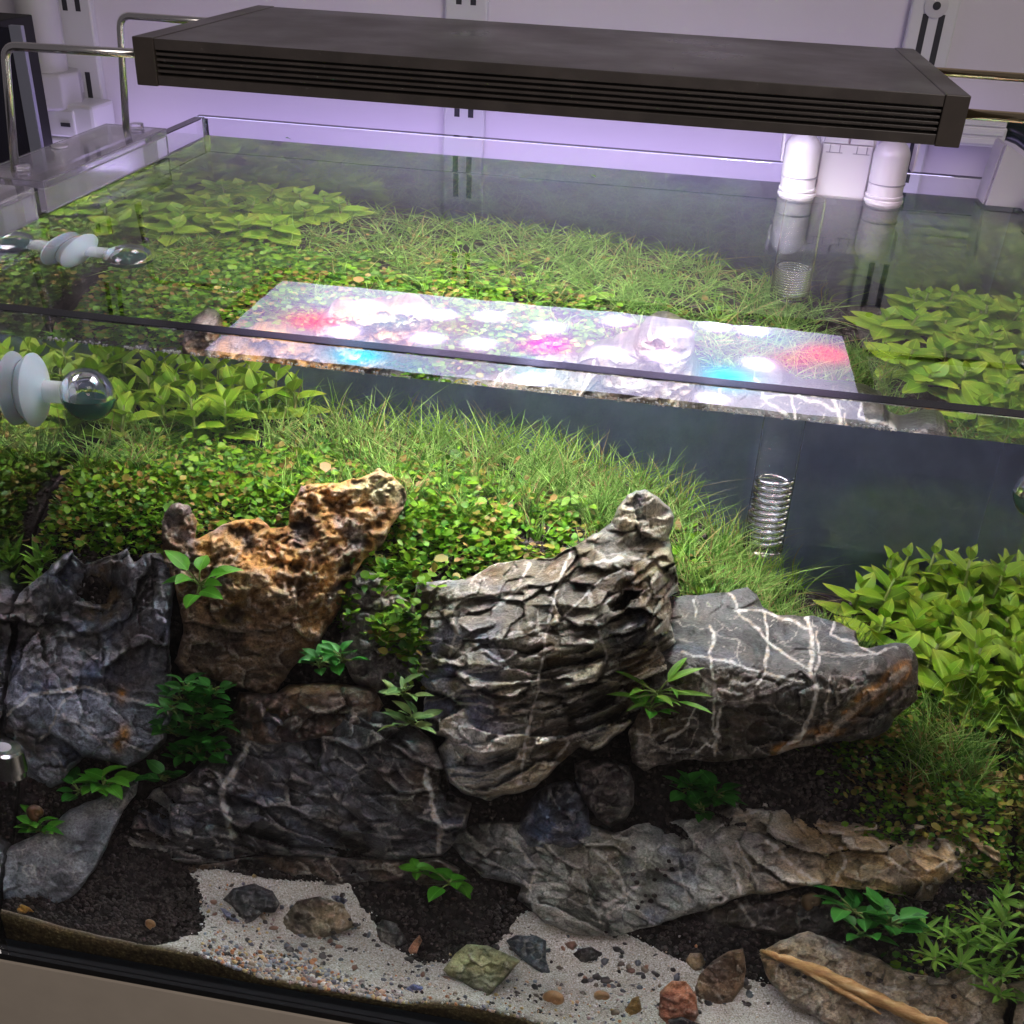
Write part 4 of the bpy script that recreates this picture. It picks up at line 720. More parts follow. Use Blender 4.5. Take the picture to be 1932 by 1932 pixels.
for k, (u, v, ln, lab) in enumerate([(345,1325,.011,'small dark green rosette beside the upper end of the dark plant-filled gap'),(400,1305,.011,'small dark green rosette under the corner of the porous ochre stone'),(362,1368,.012,'small dark green rosette halfway down the dark plant-filled gap'),(410,1368,.011,'small dark green rosette against the tan-veined black-blue stone, mid gap'),(345,1428,.012,'small dark green rosette low in the plant-filled gap'),(405,1412,.011,'small dark green rosette at the foot of the plant-filled gap'),(325,1340,.010,'small dark green rosette pressed to the flank of the dark grey stone')]): rosette(u, v, .10, lab, LM_DARK, 11, ln, off=.006)
rosette(195,1485,.075,'fresh green rosette with a pale stalk below the dark grey stone', LM_BRI, 13, .0165)
rosette(150,1495,.080,'half shaded green rosette tucked under the dark grey stone, beside the fresh green one', LM_DARK, 8, .014)
rosette(75,1568,.05,'green rosette beside the brown snail near the left pane', LM_BRI, 13, .0135)
rosette(600,1255,.12,'dark olive plant under the porous ochre stone', LM_DARK, 13, .012, off=.008)
rosette(645,1245,.12,'dark green plant with arching leaves between the ochre and layered stones', LM_DARK, 12, .0125, off=.006)
rosette(760,1310,.11,'upper olive narrow-leaved plant on the left flank of the layered stone', LM_BUC, 16, .0125, off=.006)
rosette(775,1365,.10,'lower olive pale-edged plant on the left flank of the layered stone', LM_BUC, 15, .014, off=.006)
rosette(848,1668,.085,'larger green oval-leaved plant on the dark soil before the long flat stone', LM_BRI, 11, .0155, off=.006)
rosette(790,1650,.09,'smaller green oval-leaved plant on the dark soil, left of its larger neighbour', LM_BRI, 7, .011, off=.006)
rosette(1300,1490,.13,'left half of the dense dark green bush under the smooth veined stone', LM_DARK, 16, .013)
rosette(1350,1500,.13,'right half of the dense dark green bush under the smooth veined stone', LM_DARK, 16, .013)
rosette(1325,1530,.125,'low dark green plant at the foot of the bush under the smooth veined stone', LM_DARK, 12, .0125)
rosette(1240,1310,.125,'yellow-green leafy plant in the cleft between the layered and the smooth veined stones', LM_SLIM, 14, .020, off=.004)
rosette(1225,1340,.125,'soft green plant low in the cleft between the layered and the smooth veined stones', LM_BRI, 10, .011, off=.004)
rosette(1612,1722,.085,'dark green oval-leaved plant under the right end of the long flat stone', LM_DARK, 12, .0165)
rosette(1680,1745,.075,'dark green oval-leaved plant beside the slender-leaved ones at the front right', LM_DARK, 12, .0175)
rosette(1625,1765,.070,'low dark green plant just behind the slab with the twig', LM_DARK, 9, .014)
SG = 'slender-leaved plants at the front right'
for (u, v, Y) in [(1745,1738,.075),(1790,1750,.07),(1835,1760,.065),(1880,1770,.06),(1925,1765,.06),(1770,1790,.055),(1820,1800,.052),(1870,1815,.05),(1915,1825,.045),(1905,1720,.08),(1920,1680,.095),(1860,1725,.08),(1900,1860,.038)]:
    P = fy(u, v, Y); P[0] = min(P[0], .598); zt = float(tz(P[0], P[1])); P[2] = max(zt+.002, P[2]-.010); root = empty('slender_plant', 'yellow-green slender-leaved plant in the patch at the front right', 'water plant', SG, P)
    MB().tube([(0, 0, -.006), (0, 0, .003)], [.001, .0008], 5).build('stem', STEMM, root, True)
    for i in range(12): put_leaf(root, random.choice(LM_SLIM), Vector((0, 0, .002*random.random())), i*2.4+random.uniform(-.3, .3), random.uniform(.1, .95), random.uniform(.011, .019), random.uniform(-.5, .5))
for (u, v, Y) in [(60,1075,.165),(95,1060,.17),(30,1100,.16),(115,1095,.165),(75,1110,.16)]:
    P = fy(u, v, Y); P[0] = max(P[0], .018); root = empty('slender_plant', 'bright green slender-leaved plant above the dark grey stone by the left pane', 'water plant', 'slender-leaved plants at the left pane', P)
    MB().tube([(0, 0, -.010), (0, 0, .003)], [.001, .0008], 5).build('stem', STEMM, root, True)
    for i in range(12): put_leaf(root, random.choice(LM_SLIM), Vector((0, 0, .002*random.random())), i*2.4+random.uniform(-.3, .3), random.uniform(.1, 1.1), random.uniform(.014, .024), random.uniform(-.5, .5))

# carpet of small round leaves and the hairgrass: nobody could count them
t = NT('carpet_leaf'); a = t.n('ShaderNodeAttribute', attribute_name='Col'); t.p(Base_Color=a.outputs['Color'], Roughness=.45, Specular_IOR_Level=.25)
tr = t.n('ShaderNodeBsdfTranslucent'); mx = t.n('ShaderNodeMixShader'); mx.inputs[0].default_value = .35; t.l(a.outputs['Color'], tr.inputs[0]); t.l(t.b.outputs[0], mx.inputs[1]); t.l(tr.outputs[0], mx.inputs[2]); t.l(mx.outputs[0], t.out.inputs[0]); CARP = t.m
def carpet(name, x, y, zoff, size, yellow, seed):
    rg = np.random.default_rng(seed); n = len(x); z = tz(x, y)+zoff; ypatch = np.clip(yellow*(1+5*fbm(np.c_[x*45, y*45, np.full(n, seed*.7)], 3)), 0.01, .75); a = rg.uniform(0, 6.283, n); tilt = rg.normal(0, .42, n); tl2 = rg.normal(.15, .38, n)
    s = size*rg.uniform(.5, 1.0, n)*(1+.6*(rg.random(n) < .06))
    base = np.array([(0, 0, -.05), (.35, -.42, .06), (.8, -.40, .12), (1.05, 0, .10), (.8, .40, .12), (.35, .42, .06), (.55, 0, 0)])
    F0 = np.array([(0, 1, 6), (1, 2, 6), (2, 3, 6), (3, 4, 6), (4, 5, 6), (5, 0, 6)])
    q = base[None]*s[:, None, None]; q = q.copy(); q[..., 1] *= rg.uniform(.7, 1.15, (n, 1))
    ct, st = np.cos(tilt)[:, None], np.sin(tilt)[:, None]; y1 = q[..., 1]*ct-q[..., 2]*st; z1 = q[..., 1]*st+q[..., 2]*ct
    c2, s2 = np.cos(tl2)[:, None], np.sin(tl2)[:, None]; x2 = q[..., 0]*c2-z1*s2; z2 = q[..., 0]*s2+z1*c2
    ca, sa = np.cos(a)[:, None], np.sin(a)[:, None]
    V = np.stack([x2*ca-y1*sa+x[:, None], x2*sa+y1*ca+y[:, None], z2+z[:, None]], -1)
    V[..., 0] = np.clip(V[..., 0], .0092, .6050); V[..., 1] = np.clip(V[..., 1], .0092, .417)
    g1, g2 = np.array((.020, .115, .005)), np.array((.19, .37, .015)); col = g1+(g2-g1)*rg.random((n, 1)); yl = (rg.random(n) < ypatch)
    col[yl] = np.array((.25, .21, .035))*rg.uniform(.6, 1.25, (yl.sum(), 1)); br = rg.random(n) < ypatch*.25; col[br] = np.array((.33, .20, .07))*rg.uniform(.7, 1.3, (br.sum(), 1))
    C = np.repeat(col, 7, 0).reshape(n, 7, 3); C[:, 3] = C[:, 3]*.6+np.array((.20, .18, .04))*.4
    tag(add(name, mesh_np(name, V.reshape(-1, 3), (F0[None]+(np.arange(n)*7)[:, None, None]).reshape(-1, 3), CARP, True, {'Col': C.reshape(-1, 3)})), kind='stuff')
def field(n, x0, x1, y0, y1, fn, seed):
    rg = np.random.default_rng(seed); x = rg.uniform(x0, x1, n); y = rg.uniform(y0, y1, n); k = rg.random(n) < fn(x, y); return x[k], y[k]
def patch(x, y, s, seed): return fbm(np.c_[x*s, y*s, np.full(len(x), seed*1.0)], 3)
rg = np.random.default_rng(5)
x, y = field(26000, .010, .30, .165, .345, lambda x, y: np.where(y > .33-.30*(x-.05), .15, 1)*sstep(-.45, .05, patch(x, y, 55, 1)+.15)*.9, 11)
k_ = x > .0165+.004*pn(np.c_[y*60, y*0, y*0+3]); x, y = x[k_], y[k_]
carpet('carpet_plants', x, y, np.abs(rg.normal(.003, .0045, len(x))), .0054, .12, 21)
x, y = field(10000, .215, .42, .17, .31, lambda x, y: sstep(-.15, .2, patch(x, y, 48, 2)-.9*np.clip(y-.30+.1*(x-.2), 0, 1)), 12)
carpet('carpet_plants', x, y, np.abs(rg.normal(.004, .005, len(x))), .0058, .22, 22)
x, y = field(7000, .12, .46, .27, .37, lambda x, y: sstep(.0, .3, patch(x, y, 50, 29)), 15)
carpet('carpet_plants', x, y, np.abs(rg.normal(.005, .005, len(x))), .0052, .35, 26)
x, y = field(13000, .44, .605, .115, .27, lambda x, y: sstep(.50, .57, x+.55*(y-.15)+.05*patch(x, y, 30, 3))*sstep(-.5, .0, patch(x, y, 40, 6)), 13)
carpet('carpet_plants', x, y, np.abs(rg.normal(.003, .004, len(x))), .0050, .30, 23)
x, y = field(2000, .535, .605, .02, .12, lambda x, y: sstep(-.2, .2, patch(x, y, 40, 7))*.8, 14)
carpet('carpet_plants', x, y, np.abs(rg.normal(.003, .004, len(x))), .0055, .12, 24)
# a tuft of the carpet plant on the wedged grey stone and along it
u = np.r_[rg.normal(735, 22, 150), rg.normal(775, 12, 150), rg.normal(660, 8, 30), rg.normal(765, 40, 160)]; v = np.r_[rg.normal(1190, 16, 150), rg.normal(1210, 38, 150), rg.normal(1145, 18, 30), rg.normal(1085, 20, 160)]
Yq = np.array([(rockY(a, b, 6) or .15) for a, b in zip(u, v)]); Pq = fy(u, v, Yq-np.abs(rg.normal(.002, .003, len(u)))); carpet('carpet_tuft', Pq[:, 0], Pq[:, 1], Pq[:, 2]-tz(Pq[:, 0], Pq[:, 1]), .0068, .15, 25)
# hairgrass
def grass(name, x, y, hmin, hmax, lean, seed, wid=.00056, tint=1.0):
    rg = np.random.default_rng(seed); n = len(x); z = tz(x, y)-.001; h = rg.uniform(hmin, hmax, n); a = rg.uniform(0, 6.283, n); bend = rg.uniform(.15, 1.0, n)*h*lean; SN = 6
    s = np.linspace(0, 1, SN)[None]; ca, sa = np.cos(a)[:, None], np.sin(a)[:, None]
    out = bend[:, None]*s**1.8; up = h[:, None]*s*(1-.22*(bend/h)[:, None]*s)
    wig = .0018*np.sin(s*4+rg.uniform(0, 6, (n, 1)))
    cx = x[:, None]+out*ca-wig*sa; cyv = y[:, None]+out*sa+wig*ca; cz = z[:, None]+up; wd = wid*rg.uniform(.7, 1.3, (n, 1))*(1-.85*s**2)
    th = rg.uniform(0, 3.14, (n, 1)); tri = []
    for k in range(3):
        ph = th+k*2.094; tri.append(np.stack([cx+wd*np.cos(ph), cyv+wd*np.sin(ph), cz], -1))
    V = np.stack(tri, 2); V[..., 0] = np.clip(V[..., 0], .0092, .6050); V[..., 1] = np.clip(V[..., 1], .0092, .4175); V[..., 2] = np.minimum(V[..., 2], WZ-.003)
    idx = np.arange(n*SN*3).reshape(n, SN, 3); F = np.concatenate([np.stack([idx[:, :-1, k], idx[:, :-1, (k+1) % 3], idx[:, 1:, (k+1) % 3], idx[:, 1:, k]], -1).reshape(-1, 4) for k in range(3)])
    g1, g2 = np.array((.10, .26, .025)), np.array((.44, .66, .17)); c = g1+(g2-g1)*rg.random((n, 1)); dry = rg.random(n) < .12; c[dry] = np.array((.42, .34, .14))
    C = np.repeat((c*tint)[:, None], SN, 1)*(.75+.35*s[..., None]); C = np.repeat(C[:, :, None], 3, 2)
    tag(add(name, mesh_np(name, V.reshape(-1, 3), F, CARP, True, {'Col': C.reshape(-1, 3)})), kind='stuff')
def tufts(n, per, sd, fn, x0, x1, y0, y1, seed):
    rg = np.random.default_rng(seed); x, y = field(n, x0, x1, y0, y1, fn, seed); return np.repeat(x, per)+rg.normal(0, sd, len(x)*per), np.repeat(y, per)+rg.normal(0, sd, len(x)*per)
def gmask(x, y):
    front = np.interp(x, [.02, .12, .17, .24, .30, .36, .42, .48], [.345, .325, .300, .315, .300, .272, .235, .225]); return sstep(-.012, .012, y-front+.030*patch(x, y, 38, 9))*sstep(-.35, .0, patch(x, y, 55, 19))*sstep(.50, .47, x)*np.where((x < .17) & (y > .36), .35, 1)
x, y = tufts(600, 13, .0030, gmask, .02, .50, .22, .412, 31); grass('hairgrass', x, y, .014, .040, 1.45, 41); x, y = tufts(120, 3, .004, gmask, .10, .50, .22, .40, 36); grass('hairgrass', x, y, .030, .050, 1.5, 46, tint=1.2)
x, y = tufts(60, 14, .0025, lambda x, y: .8*sstep(.10, .16, x), .11, .40, .235, .31, 32); grass('hairgrass', x, y, .012, .030, .9, 42)
x, y = tufts(90, 14, .003, lambda x, y: np.ones(len(x)), .475, .535, .225, .34, 33); grass('hairgrass', x, y, .012, .032, .8, 43, tint=.8)
x, y = tufts(40, 9, .003, lambda x, y: np.ones(len(x)), .55, .59, .17, .25, 34); grass('hairgrass', x, y, .015, .040, 1.2, 44)
x, y = tufts(26, 8, .003, lambda x, y: np.ones(len(x)), .02, .06, .23, .33, 35); grass('hairgrass', x, y, .015, .04, 1.2, 45)

# ------------------------------------------------------------------ snails
SNB = plain('snail_shell_brown', (.20, .09, .03), .3, grain=.5, gscale=250); SNP = plain('snail_shell_tan', (.45, .25, .10), .3, grain=.4, gscale=250); NACRE = plain('shell_mouth', (.62, .62, .55), .25)
def snail(u, v, Y, r, label, mat=SNB, tilt=0, mouth=False):
    ry = rockY(u, v, 6); Y = ry-r*.6 if ry else Y; P = Vector(fy(u, v, Y)); root = empty('snail', label, 'snail', None, P)
    m = MB(); pts = []; rad = []
    for i in range(34):
        th = i*.33; g = math.exp(-.16*(33-i)*.33); pts.append((r*.62*g*math.cos(th), -r*.55*(1-g)+r*.2, r*.62*g*math.sin(th))); rad.append(r*.62*g)
    m.tube(pts, rad, 12); m.build('shell', mat, root, True)
    if mouth: MB().lathe([(r*.15, -.0002), (r*.56, 0), (r*.56, .0004), (r*.15, .0006)], pts[-1], (-math.sin(33*.33), 0, math.cos(33*.33)), 16).build('opening', NACRE, root, True)
    root.rotation_euler = (random.uniform(-.4, .4), tilt, random.uniform(-.3, .3)); return root
snail(70, 1533, .055, .0072, 'round brown snail sitting above the green rosette by the left pane')
snail(1535, 1700, .085, .0070, 'dull brown snail in the shade under the long flat stone', plain('dull_shell', (.12, .07, .025), .5))
snail(286, 1744, .020, .0048, 'small orange-brown snail on the dark soil at the front left', SNP)
snail(1049, 1886, .030, .0070, 'larger snail shell lying on the sand with its pale mouth up', SNP, 1.2, True)
snail(1139, 1880, .032, .0052, 'smaller snail shell on the sand beside the ochre stone', SNP, .8, True)

# ------------------------------------------------------------------ things hanging in the water
DG = plain('green_fluid', (.004, .075, .055), .08, spec=.6)
def checker(P, wallx, r, label, liquid=True):
    s = 1 if wallx < .3 else -1; P = Vector(P); root = empty('drop_checker', label, 'drop checker', None, P); dx = abs(P.x-wallx); ri = r*.93
    sph = lambda R, a0, a1, n=18: [(max(R*math.sin(a), .0002), -R*math.cos(a)) for a in np.linspace(a0, a1, n)]
    MB().lathe(sph(r, .02, math.pi-.02, 24), n=36).build('bulb', GLASSW, root, True)
    hb = -.10*r; a1 = math.acos(-hb/ri)
    if liquid: MB().lathe(sph(ri, .02, a1)+[(.0003, hb)], n=36).build('fluid', DG, root, True, angle=40)
    MB().lathe([(.0003, hb+.0002)]+sph(ri, a1+.012, math.pi-.02), n=36).build('air_space', AIRIN, root, True, angle=40)
    MB().lathe([(r*.42, 0), (r*.42, .0105), (r*.46, .0125), (r*.05, .0125)], (-s*r*.88, 0, 0), (-s, 0, 0), 24).build('neck', CLEARP, root, True, angle=40)
    c0 = r*.88+.0110; h = dx-c0
    prof = [(r*.30, 0), (r*.46, .0004), (r*.55, h*.12), (r*.95, h*.24), (r*1.30, h*.42), (r*1.40, h*.54), (r*1.38, h*.62), (r*1.22, h*.80), (r*1.12, h*.95), (r*1.10, h-.0003), (r*.3, h-.0003)]
    MB().lathe(prof, (-s*c0, 0, 0), (-s, 0, 0), 40).build('suction_cup', FROST, root, True, angle=50)
    return root
GLASSW = glassy('glass_in_water', 1.5/1.333).m; AIRIN = glassy('air_in_glass', 1/1.5).m; CLEARP = glassy('clear_plug', 1.42/1.333, (.86, .92, .95), .15); CLEARP.p(Transmission_Weight=.55); CLEARP = CLEARP.m
checker(fy(165, 745, .205), T_+.0004, .0160, 'glass bulb of dark green fluid held to the left pane by a milky suction cup')
checker((.5735, .172, .350), W_-T_-.0004, .0150, 'round glass bulb at the right pane, its left side showing')
dif = empty('bubble_coil', 'clear glass tube with a spiral at its lower end below the white outlet', 'glass diffuser', None, (.4595, .381, .21))
m = MB(); m.tube([(.0115*math.cos(a), .0115*math.sin(a), .004+.050*a/(2*math.pi*11)) for a in np.linspace(0, 2*math.pi*11, 11*22)], .0017, 8); m.build('spiral', glassy('coil_air', .76, (1, 1, 1), .0).m, dif, True)
MB().lathe([(.0125, 0), (.0140, .001), (.0140, .004), (.0125, .005), (.002, .005)], n=28).build('base', glassy('coil_base', 1.14, (.95, .9, .8)).m, dif, True, angle=40)
m = MB(); m.lathe([(.0138, .0045), (.0138, .212), (.0131, .212), (.0131, .0045)], n=32); m.f = m.f[:-2]; m.mi = m.mi[:-2]; m.build('tube', GLASSW, dif, True, angle=40)
capo = empty('steel_fitting', 'round polished steel fitting with white disc before the dark stone at the left edge', 'fitting', None, fy(8, 1432, .022))
m = MB(); m.lathe([(.0105, -.012), (.0105, -.008), (.0092, -.0078), (.0125, -.0070), (.0128, .007), (.0115, .0085), (.0058, .0088)], n=36); m.build('collar', STEEL, capo, True, angle=35)
MB().lathe([(.001, .0086), (.0058, .0086), (.0056, .0094), (.001, .0094)], n=24).build('disc', WHITE, capo, True, angle=40)
m = MB(); m.tube([(.002, 0, -.012), (.0025, .0, -.020)], .0009, 6); m.tube([(-.003, 0, -.012), (-.003, .0, -.020)], .0009, 6); m.build('pins', STEEL, capo, True)
# bubbles and scum along the waterline
x = []; rgb = np.random.default_rng(9)
for c, wd in ((.115, .004), (.135, .007), (.155, .008), (.17, .004), (.19, .012), (.222, .010), (.25, .012), (.29, .016), (.325, .010), (.345, .006), (.37, .012), (.395, .012), (.42, .014), (.448, .012), (.468, .008)): x += list(rgb.normal(c, wd*.8, 20))
x = np.array(x); n = len(x); scatter_balls('bubbles', np.c_[x, np.full(n, T_+.0013)+rgb.uniform(0, .0006, n), WZ+rgb.uniform(-.0006, .0006, n)], rgb.uniform(.0003, .0007, n), plain('bubble_film', (.8, .8, .82), .1, spec=1.0), jag=.02, squash=.05)
for (u, v, lab, mt) in ((541, 259, 'tiny green leaf scrap floating by the back pane', LM_BRI), (512, 268, 'tiny brown leaf scrap floating by the back pane', LM_SLIM), (1115, 330, 'tiny pale leaf scrap floating near the middle of the back pane', LM_BUC)):
    P = az(u, v, WZ+.0006); o = add('leaf_scrap', mt[0]); o.location = P; o.scale = (.0048,)*3; o.rotation_euler = (0, .1, random.uniform(0, 6)); tag(o, lab, 'leaf')
ALG = plain('green_algae', (.10, .16, .015), .8, grain=.6, gscale=200, bumpd=.0008, bscale=500)
m = MB(); n = 60
for i in range(n):
    y0 = .012+(D_-.032)*i/n; y1 = .012+(D_-.032)*(i+1)/n; h = .0012+.0010*random.random(); m.box((T_+.0008, y0, WZ-.0036-h), (T_+.0012+.0006*random.random(), y1+.0004, WZ-.0008+.0003*random.random()))
tag(m.build('algae', ALG), kind='stuff')

# =================================================================== THE LAMP
LX0, LX1, LY0, LY1, LZ0, LZ1 = .0817, .5050, .1743, .3545, .5029, .5265
CAPW = .0118
lamp = empty('led_lamp', 'flat black aluminium aquarium lamp with ribbed sides held above the water on steel rods', 'lamp', loc=(0, 0, 0))
X0, X1 = LX0+CAPW, LX1-CAPW; hz = LZ1-LZ0
lip1, lip0 = LZ1-.25*hz, LZ0+.215*hz
def side_profile():          # cross-section (y, z): hollow sides that carry the fins
    g = .007
    return [(LY0+.0006, LZ0), (LY1-.0006, LZ0), (LY1-.0006, lip0), (LY1-g, lip0), (LY1-g, lip1), (LY1-.0006, lip1), (LY1-.0006, LZ1-.0004), (LY0+.0006, LZ1-.0004), (LY0+.0006, lip1), (LY0+g, lip1), (LY0+g, lip0), (LY0+.0006, lip0)]
MB().prism(side_profile(), 'x', X0, X1).build('body', ANOD, lamp, bevel=.0003)
gap = (lip1-lip0)/9.0
for sy in (0, 1):
    for k in range(4):
        z0 = lip0+gap*(1.1+2*k); a, b = (LY0+.0010, LY0+.0072) if sy == 0 else (LY1-.0072, LY1-.0010)
        MB().box((X0+.0002, a, z0), (X1-.0002, b, z0+gap*.95)).build('fin', ANOD, lamp, bevel=.0002)
for a, b in ((LX0, X0-.0001), (X1+.0001, LX1)):
    MB().box((a, LY0, LZ0-.0004), (b, LY1, LZ1)).build('end_cap', ANODC, lamp, bevel=.0005)
# diffuser: each diode glows through it (positions and colours as the photograph shows them mirrored in the water)
DX0, DX1, DY0, DY1 = .0975, .4975, .1905, .326; ZD = LZ0-.0002
spots = [(690,577,'w',1),(785,583,'w',.8),(830,594,'w',1.1),(925,597,'w',.9),(1035,617,'w',1.5),(1165,606,'w',1),(1275,627,'w',1.2),(1350,614,'w',.9),(1420,622,'w',1),(648,625,'w',1.1),(805,638,'w',1.5),(905,648,'w',1.1),(1150,665,'w',1.3),(1252,672,'w',1.3),(1432,687,'w',1.2),(1008,712,'w',1.2),(1345,748,'w',.7),(600,607,'r',1.3),(560,600,'r',.5),(1030,652,'m',1.3),(1560,668,'r',1.4),(1500,680,'r',.7),(680,668,'c',1.4),(1375,712,'c',1.4),(1010,690,'c',.6),(730,605,'c',.3),(1120,585,'c',.25),(880,665,'r',.25),(860,615,'r',.3),(1230,655,'r',.3),(1330,680,'c',.3),(770,690,'c',.35),(1090,720,'c',.35),(1470,640,'c',.25),(740,640,'r',.25),(1190,620,'r',.2),(980,630,'c',.2)]
nx, ny = 150, 44; gx = np.linspace(DX0, DX1, nx); gy = np.linspace(DY0, DY1, ny); ax_, ay_ = np.meshgrid(gx, gy, indexing='ij')
base = np.array((.92, .95, .91))*.80; fall = sstep(0, .055, ax_-DX0)*sstep(0, .050, DX1-ax_)
C = base*(.5+.5*fall[..., None])
SPC = {'w': np.array((1, 1.0, .93)), 'r': np.array((1.0, .16, .22)), 'm': np.array((1, .06, .5)), 'c': np.array((0, .95, .85))}
for u, v, k, s in spots:
    P = mirror(np.array(float(u)), np.array(float(v)), ZD); d2 = (ax_-P[0])**2+(ay_-P[1])**2
    if k == 'w': C = C+(SPC[k]*s)*(12.0*np.exp(-d2/(2*.0042**2))+.3*np.exp(-d2/(2*.007**2)))[..., None]
    else:
        g = np.exp(-d2/(2*(.0105 if s > .6 else .012)**2))[..., None]*min(1, s*.85); C = C*(1-g*(1-SPC[k])*.95)+SPC[k]*g*1.0*s
idx = np.arange(nx*ny).reshape(nx, ny); F = np.stack([idx[:-1, :-1], idx[:-1, 1:], idx[1:, 1:], idx[1:, :-1]], -1).reshape(-1, 4)
t = NT('lit_diffuser'); t.t.nodes.remove(t.b); em = t.n('ShaderNodeEmission'); at = t.n('ShaderNodeAttribute', attribute_name='Glow'); t.l(at.outputs['Color'], em.inputs[0]); geo = t.n('ShaderNodeNewGeometry'); dt = t.n('ShaderNodeVectorMath', operation='DOT_PRODUCT'); t.l(geo.outputs['Incoming'], dt.inputs[0]); t.l(geo.outputs['Normal'], dt.inputs[1])
ab = t.n('ShaderNodeMath', operation='ABSOLUTE'); t.l(dt.outputs['Value'], ab.inputs[0]); pw = t.n('ShaderNodeMath', operation='POWER'); t.l(ab.outputs[0], pw.inputs[0]); pw.inputs[1].default_value = 3.2      # lensed diodes: brightest straight down
ma = t.n('ShaderNodeMath', operation='MULTIPLY'); t.l(pw.outputs[0], ma.inputs[0]); ma.inputs[1].default_value = 1.7*PANEL; t.l(ma.outputs[0], em.inputs[1])
t.l(t.mix('MULTIPLY', 1.0, at.outputs['Color'], (1.0, .97, .98)), em.inputs[0])
e2 = t.n('ShaderNodeEmission'); e2.inputs[1].default_value = .19*PANEL; t.l(t.mix('MULTIPLY', 1.0, at.outputs['Color'], (.62, .48, 1.0)), e2.inputs[0])      # the diodes' violet fringe light at shallow angles
ad = t.n('ShaderNodeAddShader'); t.l(em.outputs[0], ad.inputs[0]); t.l(e2.outputs[0], ad.inputs[1]); t.l(ad.outputs[0], t.out.inputs[0])
add('diffuser', mesh_np('diffuser', np.c_[ax_.ravel(), ay_.ravel(), np.full(nx*ny, ZD)], F, t.m, True, {'Glow': C.reshape(-1, 3)}), lamp)
# steel rods: along the lamp, bent down into the bracket
def bend(p0, p1, p2, r=.010, n=7):
    p0, p1, p2 = map(Vector, (p0, p1, p2)); a = (p0-p1).normalized(); b = (p2-p1).normalized(); out = [p0]
    for i in range(n+1):
        s = i/n; A = p1+a*r; B = p1+b*r; out.append((A*(1-s)+p1*s)*(1-s)+(p1*(1-s)+B*s)*s)
    return out+[p2]
a0 = ay(8, 86, .200); a1 = ay(30, 338, .200); b0 = ay(226, 29, .335); b1 = ay(240, 272, .335)
zr = .5145
MB().tube(bend((LX0+.002, .200, zr), (a0[0], .200, a0[2]), (a1[0], .200, a1[2]), .008), .0025, 14).build('rod', STEEL, lamp, True)
MB().tube(bend((LX0+.002, .335, b0[2]), (b0[0], .335, b0[2]), (b1[0], .335, b1[2]), .008), .0025, 14).build('rod', STEEL, lamp, True)
BRASS = plain('warm_steel', (.55, .45, .28), .18, metal=1)
for yy in (.200, .335):
    zz = zr if yy < .3 else b0[2]
    MB().tube(bend((LX1-.002, yy, zz), (.640, yy, zz), (.640, yy, .44), .01), .0026, 14).build('rod', BRASS, lamp, True)
# clear bracket hooked over the left pane
br = empty('lamp_bracket', 'clear acrylic bracket hooked over the left pane, two steel rods standing in it', 'bracket', loc=(0, 0, 0))
MB().box((-.032, .180, .4405), (.0135, .342, .4450)).build('top_plate', ACRYL, br, bevel=.0006)
MB().box((.0092, .180, .4268), (.0134, .342, .4402)).build('inner_flange', ACRYL, br, bevel=.0004)
MB().box((-.031, .182, .405), (-.0015, .340, .4402)).build('outer_block', ACRYL, br, bevel=.0006)
for yy in (.200, .335): MB().lathe([(.0030, 0), (.0046, .0003), (.0046, .0030), (.0030, .0034)], (-.0105 if yy < .3 else -.005, yy, .4451), n=18).build('ring', ACRYL, br, True, angle=40)
MB().lathe([(.0030, 0), (.0052, .0002), (.0052, .0012), (.0030, .0014)], (-.022, .262, .4451), n=20).build('screw_cap', WHITE, br, True, angle=40)
ab = empty('acrylic_clip', 'short clear acrylic clip on the left pane in front of the lamp bracket', 'clip', loc=(0, 0, 0))
MB().box((-.014, .128, .4400), (.0125, .172, .4435)).build('clip_top', ACRYL, ab, bevel=.0004)
MB().box((.0090, .128, .424), (.0124, .172, .4398)).build('clip_side', ACRYL, ab, bevel=.0004)
MB().box((-.014, .130, .418), (-.0012, .170, .4398)).build('clip_block', ACRYL, ab, bevel=.0004)

# ------------------------------------------------------------------ white outlet at the back pane
sk = empty('filter_outlet', 'white plastic twin-tube outlet hanging on the back pane', 'filter outlet', loc=(0, 0, 0))
for x in (.4530, .5115):
    c = (x, .386, .4180); R = .0118
    prof = [(R, 0), (R, .0072), (R*1.10, .0076), (R*1.10, .0098), (R*1.0, .0101), (R*1.0, .0112), (R*1.07, .0115), (R*1.07, .0128), (R, .0131), (R, .0195), (R*.965, .0199), (R*.965, .0206), (R*1.02, .0210), (R*1.02, .0385)]+[(R*1.02*math.cos(q), .0385+R*.92*math.sin(q)) for q in np.linspace(.12, 1.5, 9)]
    MB().lathe(prof, c, (-.03 if x < .48 else -.02, .0, 1), 32).build('tube', WHITE, sk, True, angle=32)
m = MB(); m.box((.4655, .3905, .4185), (.4990, .3945, .4600)); m.build('plate', WHITE, sk, bevel=.0006)
m = MB(); m.box((.4638, .3950, .4185), (.5008, .4015, .4665)); m.build('housing', WHITER, sk, bevel=.0012)
for a, b in ((.4660, .4820), (.4832, .4985)): MB().box((a, .3915, .4604), (b, .3948, .4668)).build('lid', WHITE, sk, bevel=.0005)
SEAM = plain('seam_shadow', (.25, .24, .28), .7)
for x in (.4700, .4765, .4880, .4945): MB().box((x, .3899, .4548), (x+.0006, .3904, .4598)).build('notch', SEAM, sk)
for x in (.4700, .4880): MB().box((x-.002, .3899, .4545), (x+.0090, .3904, .4549)).build('notch', SEAM, sk)
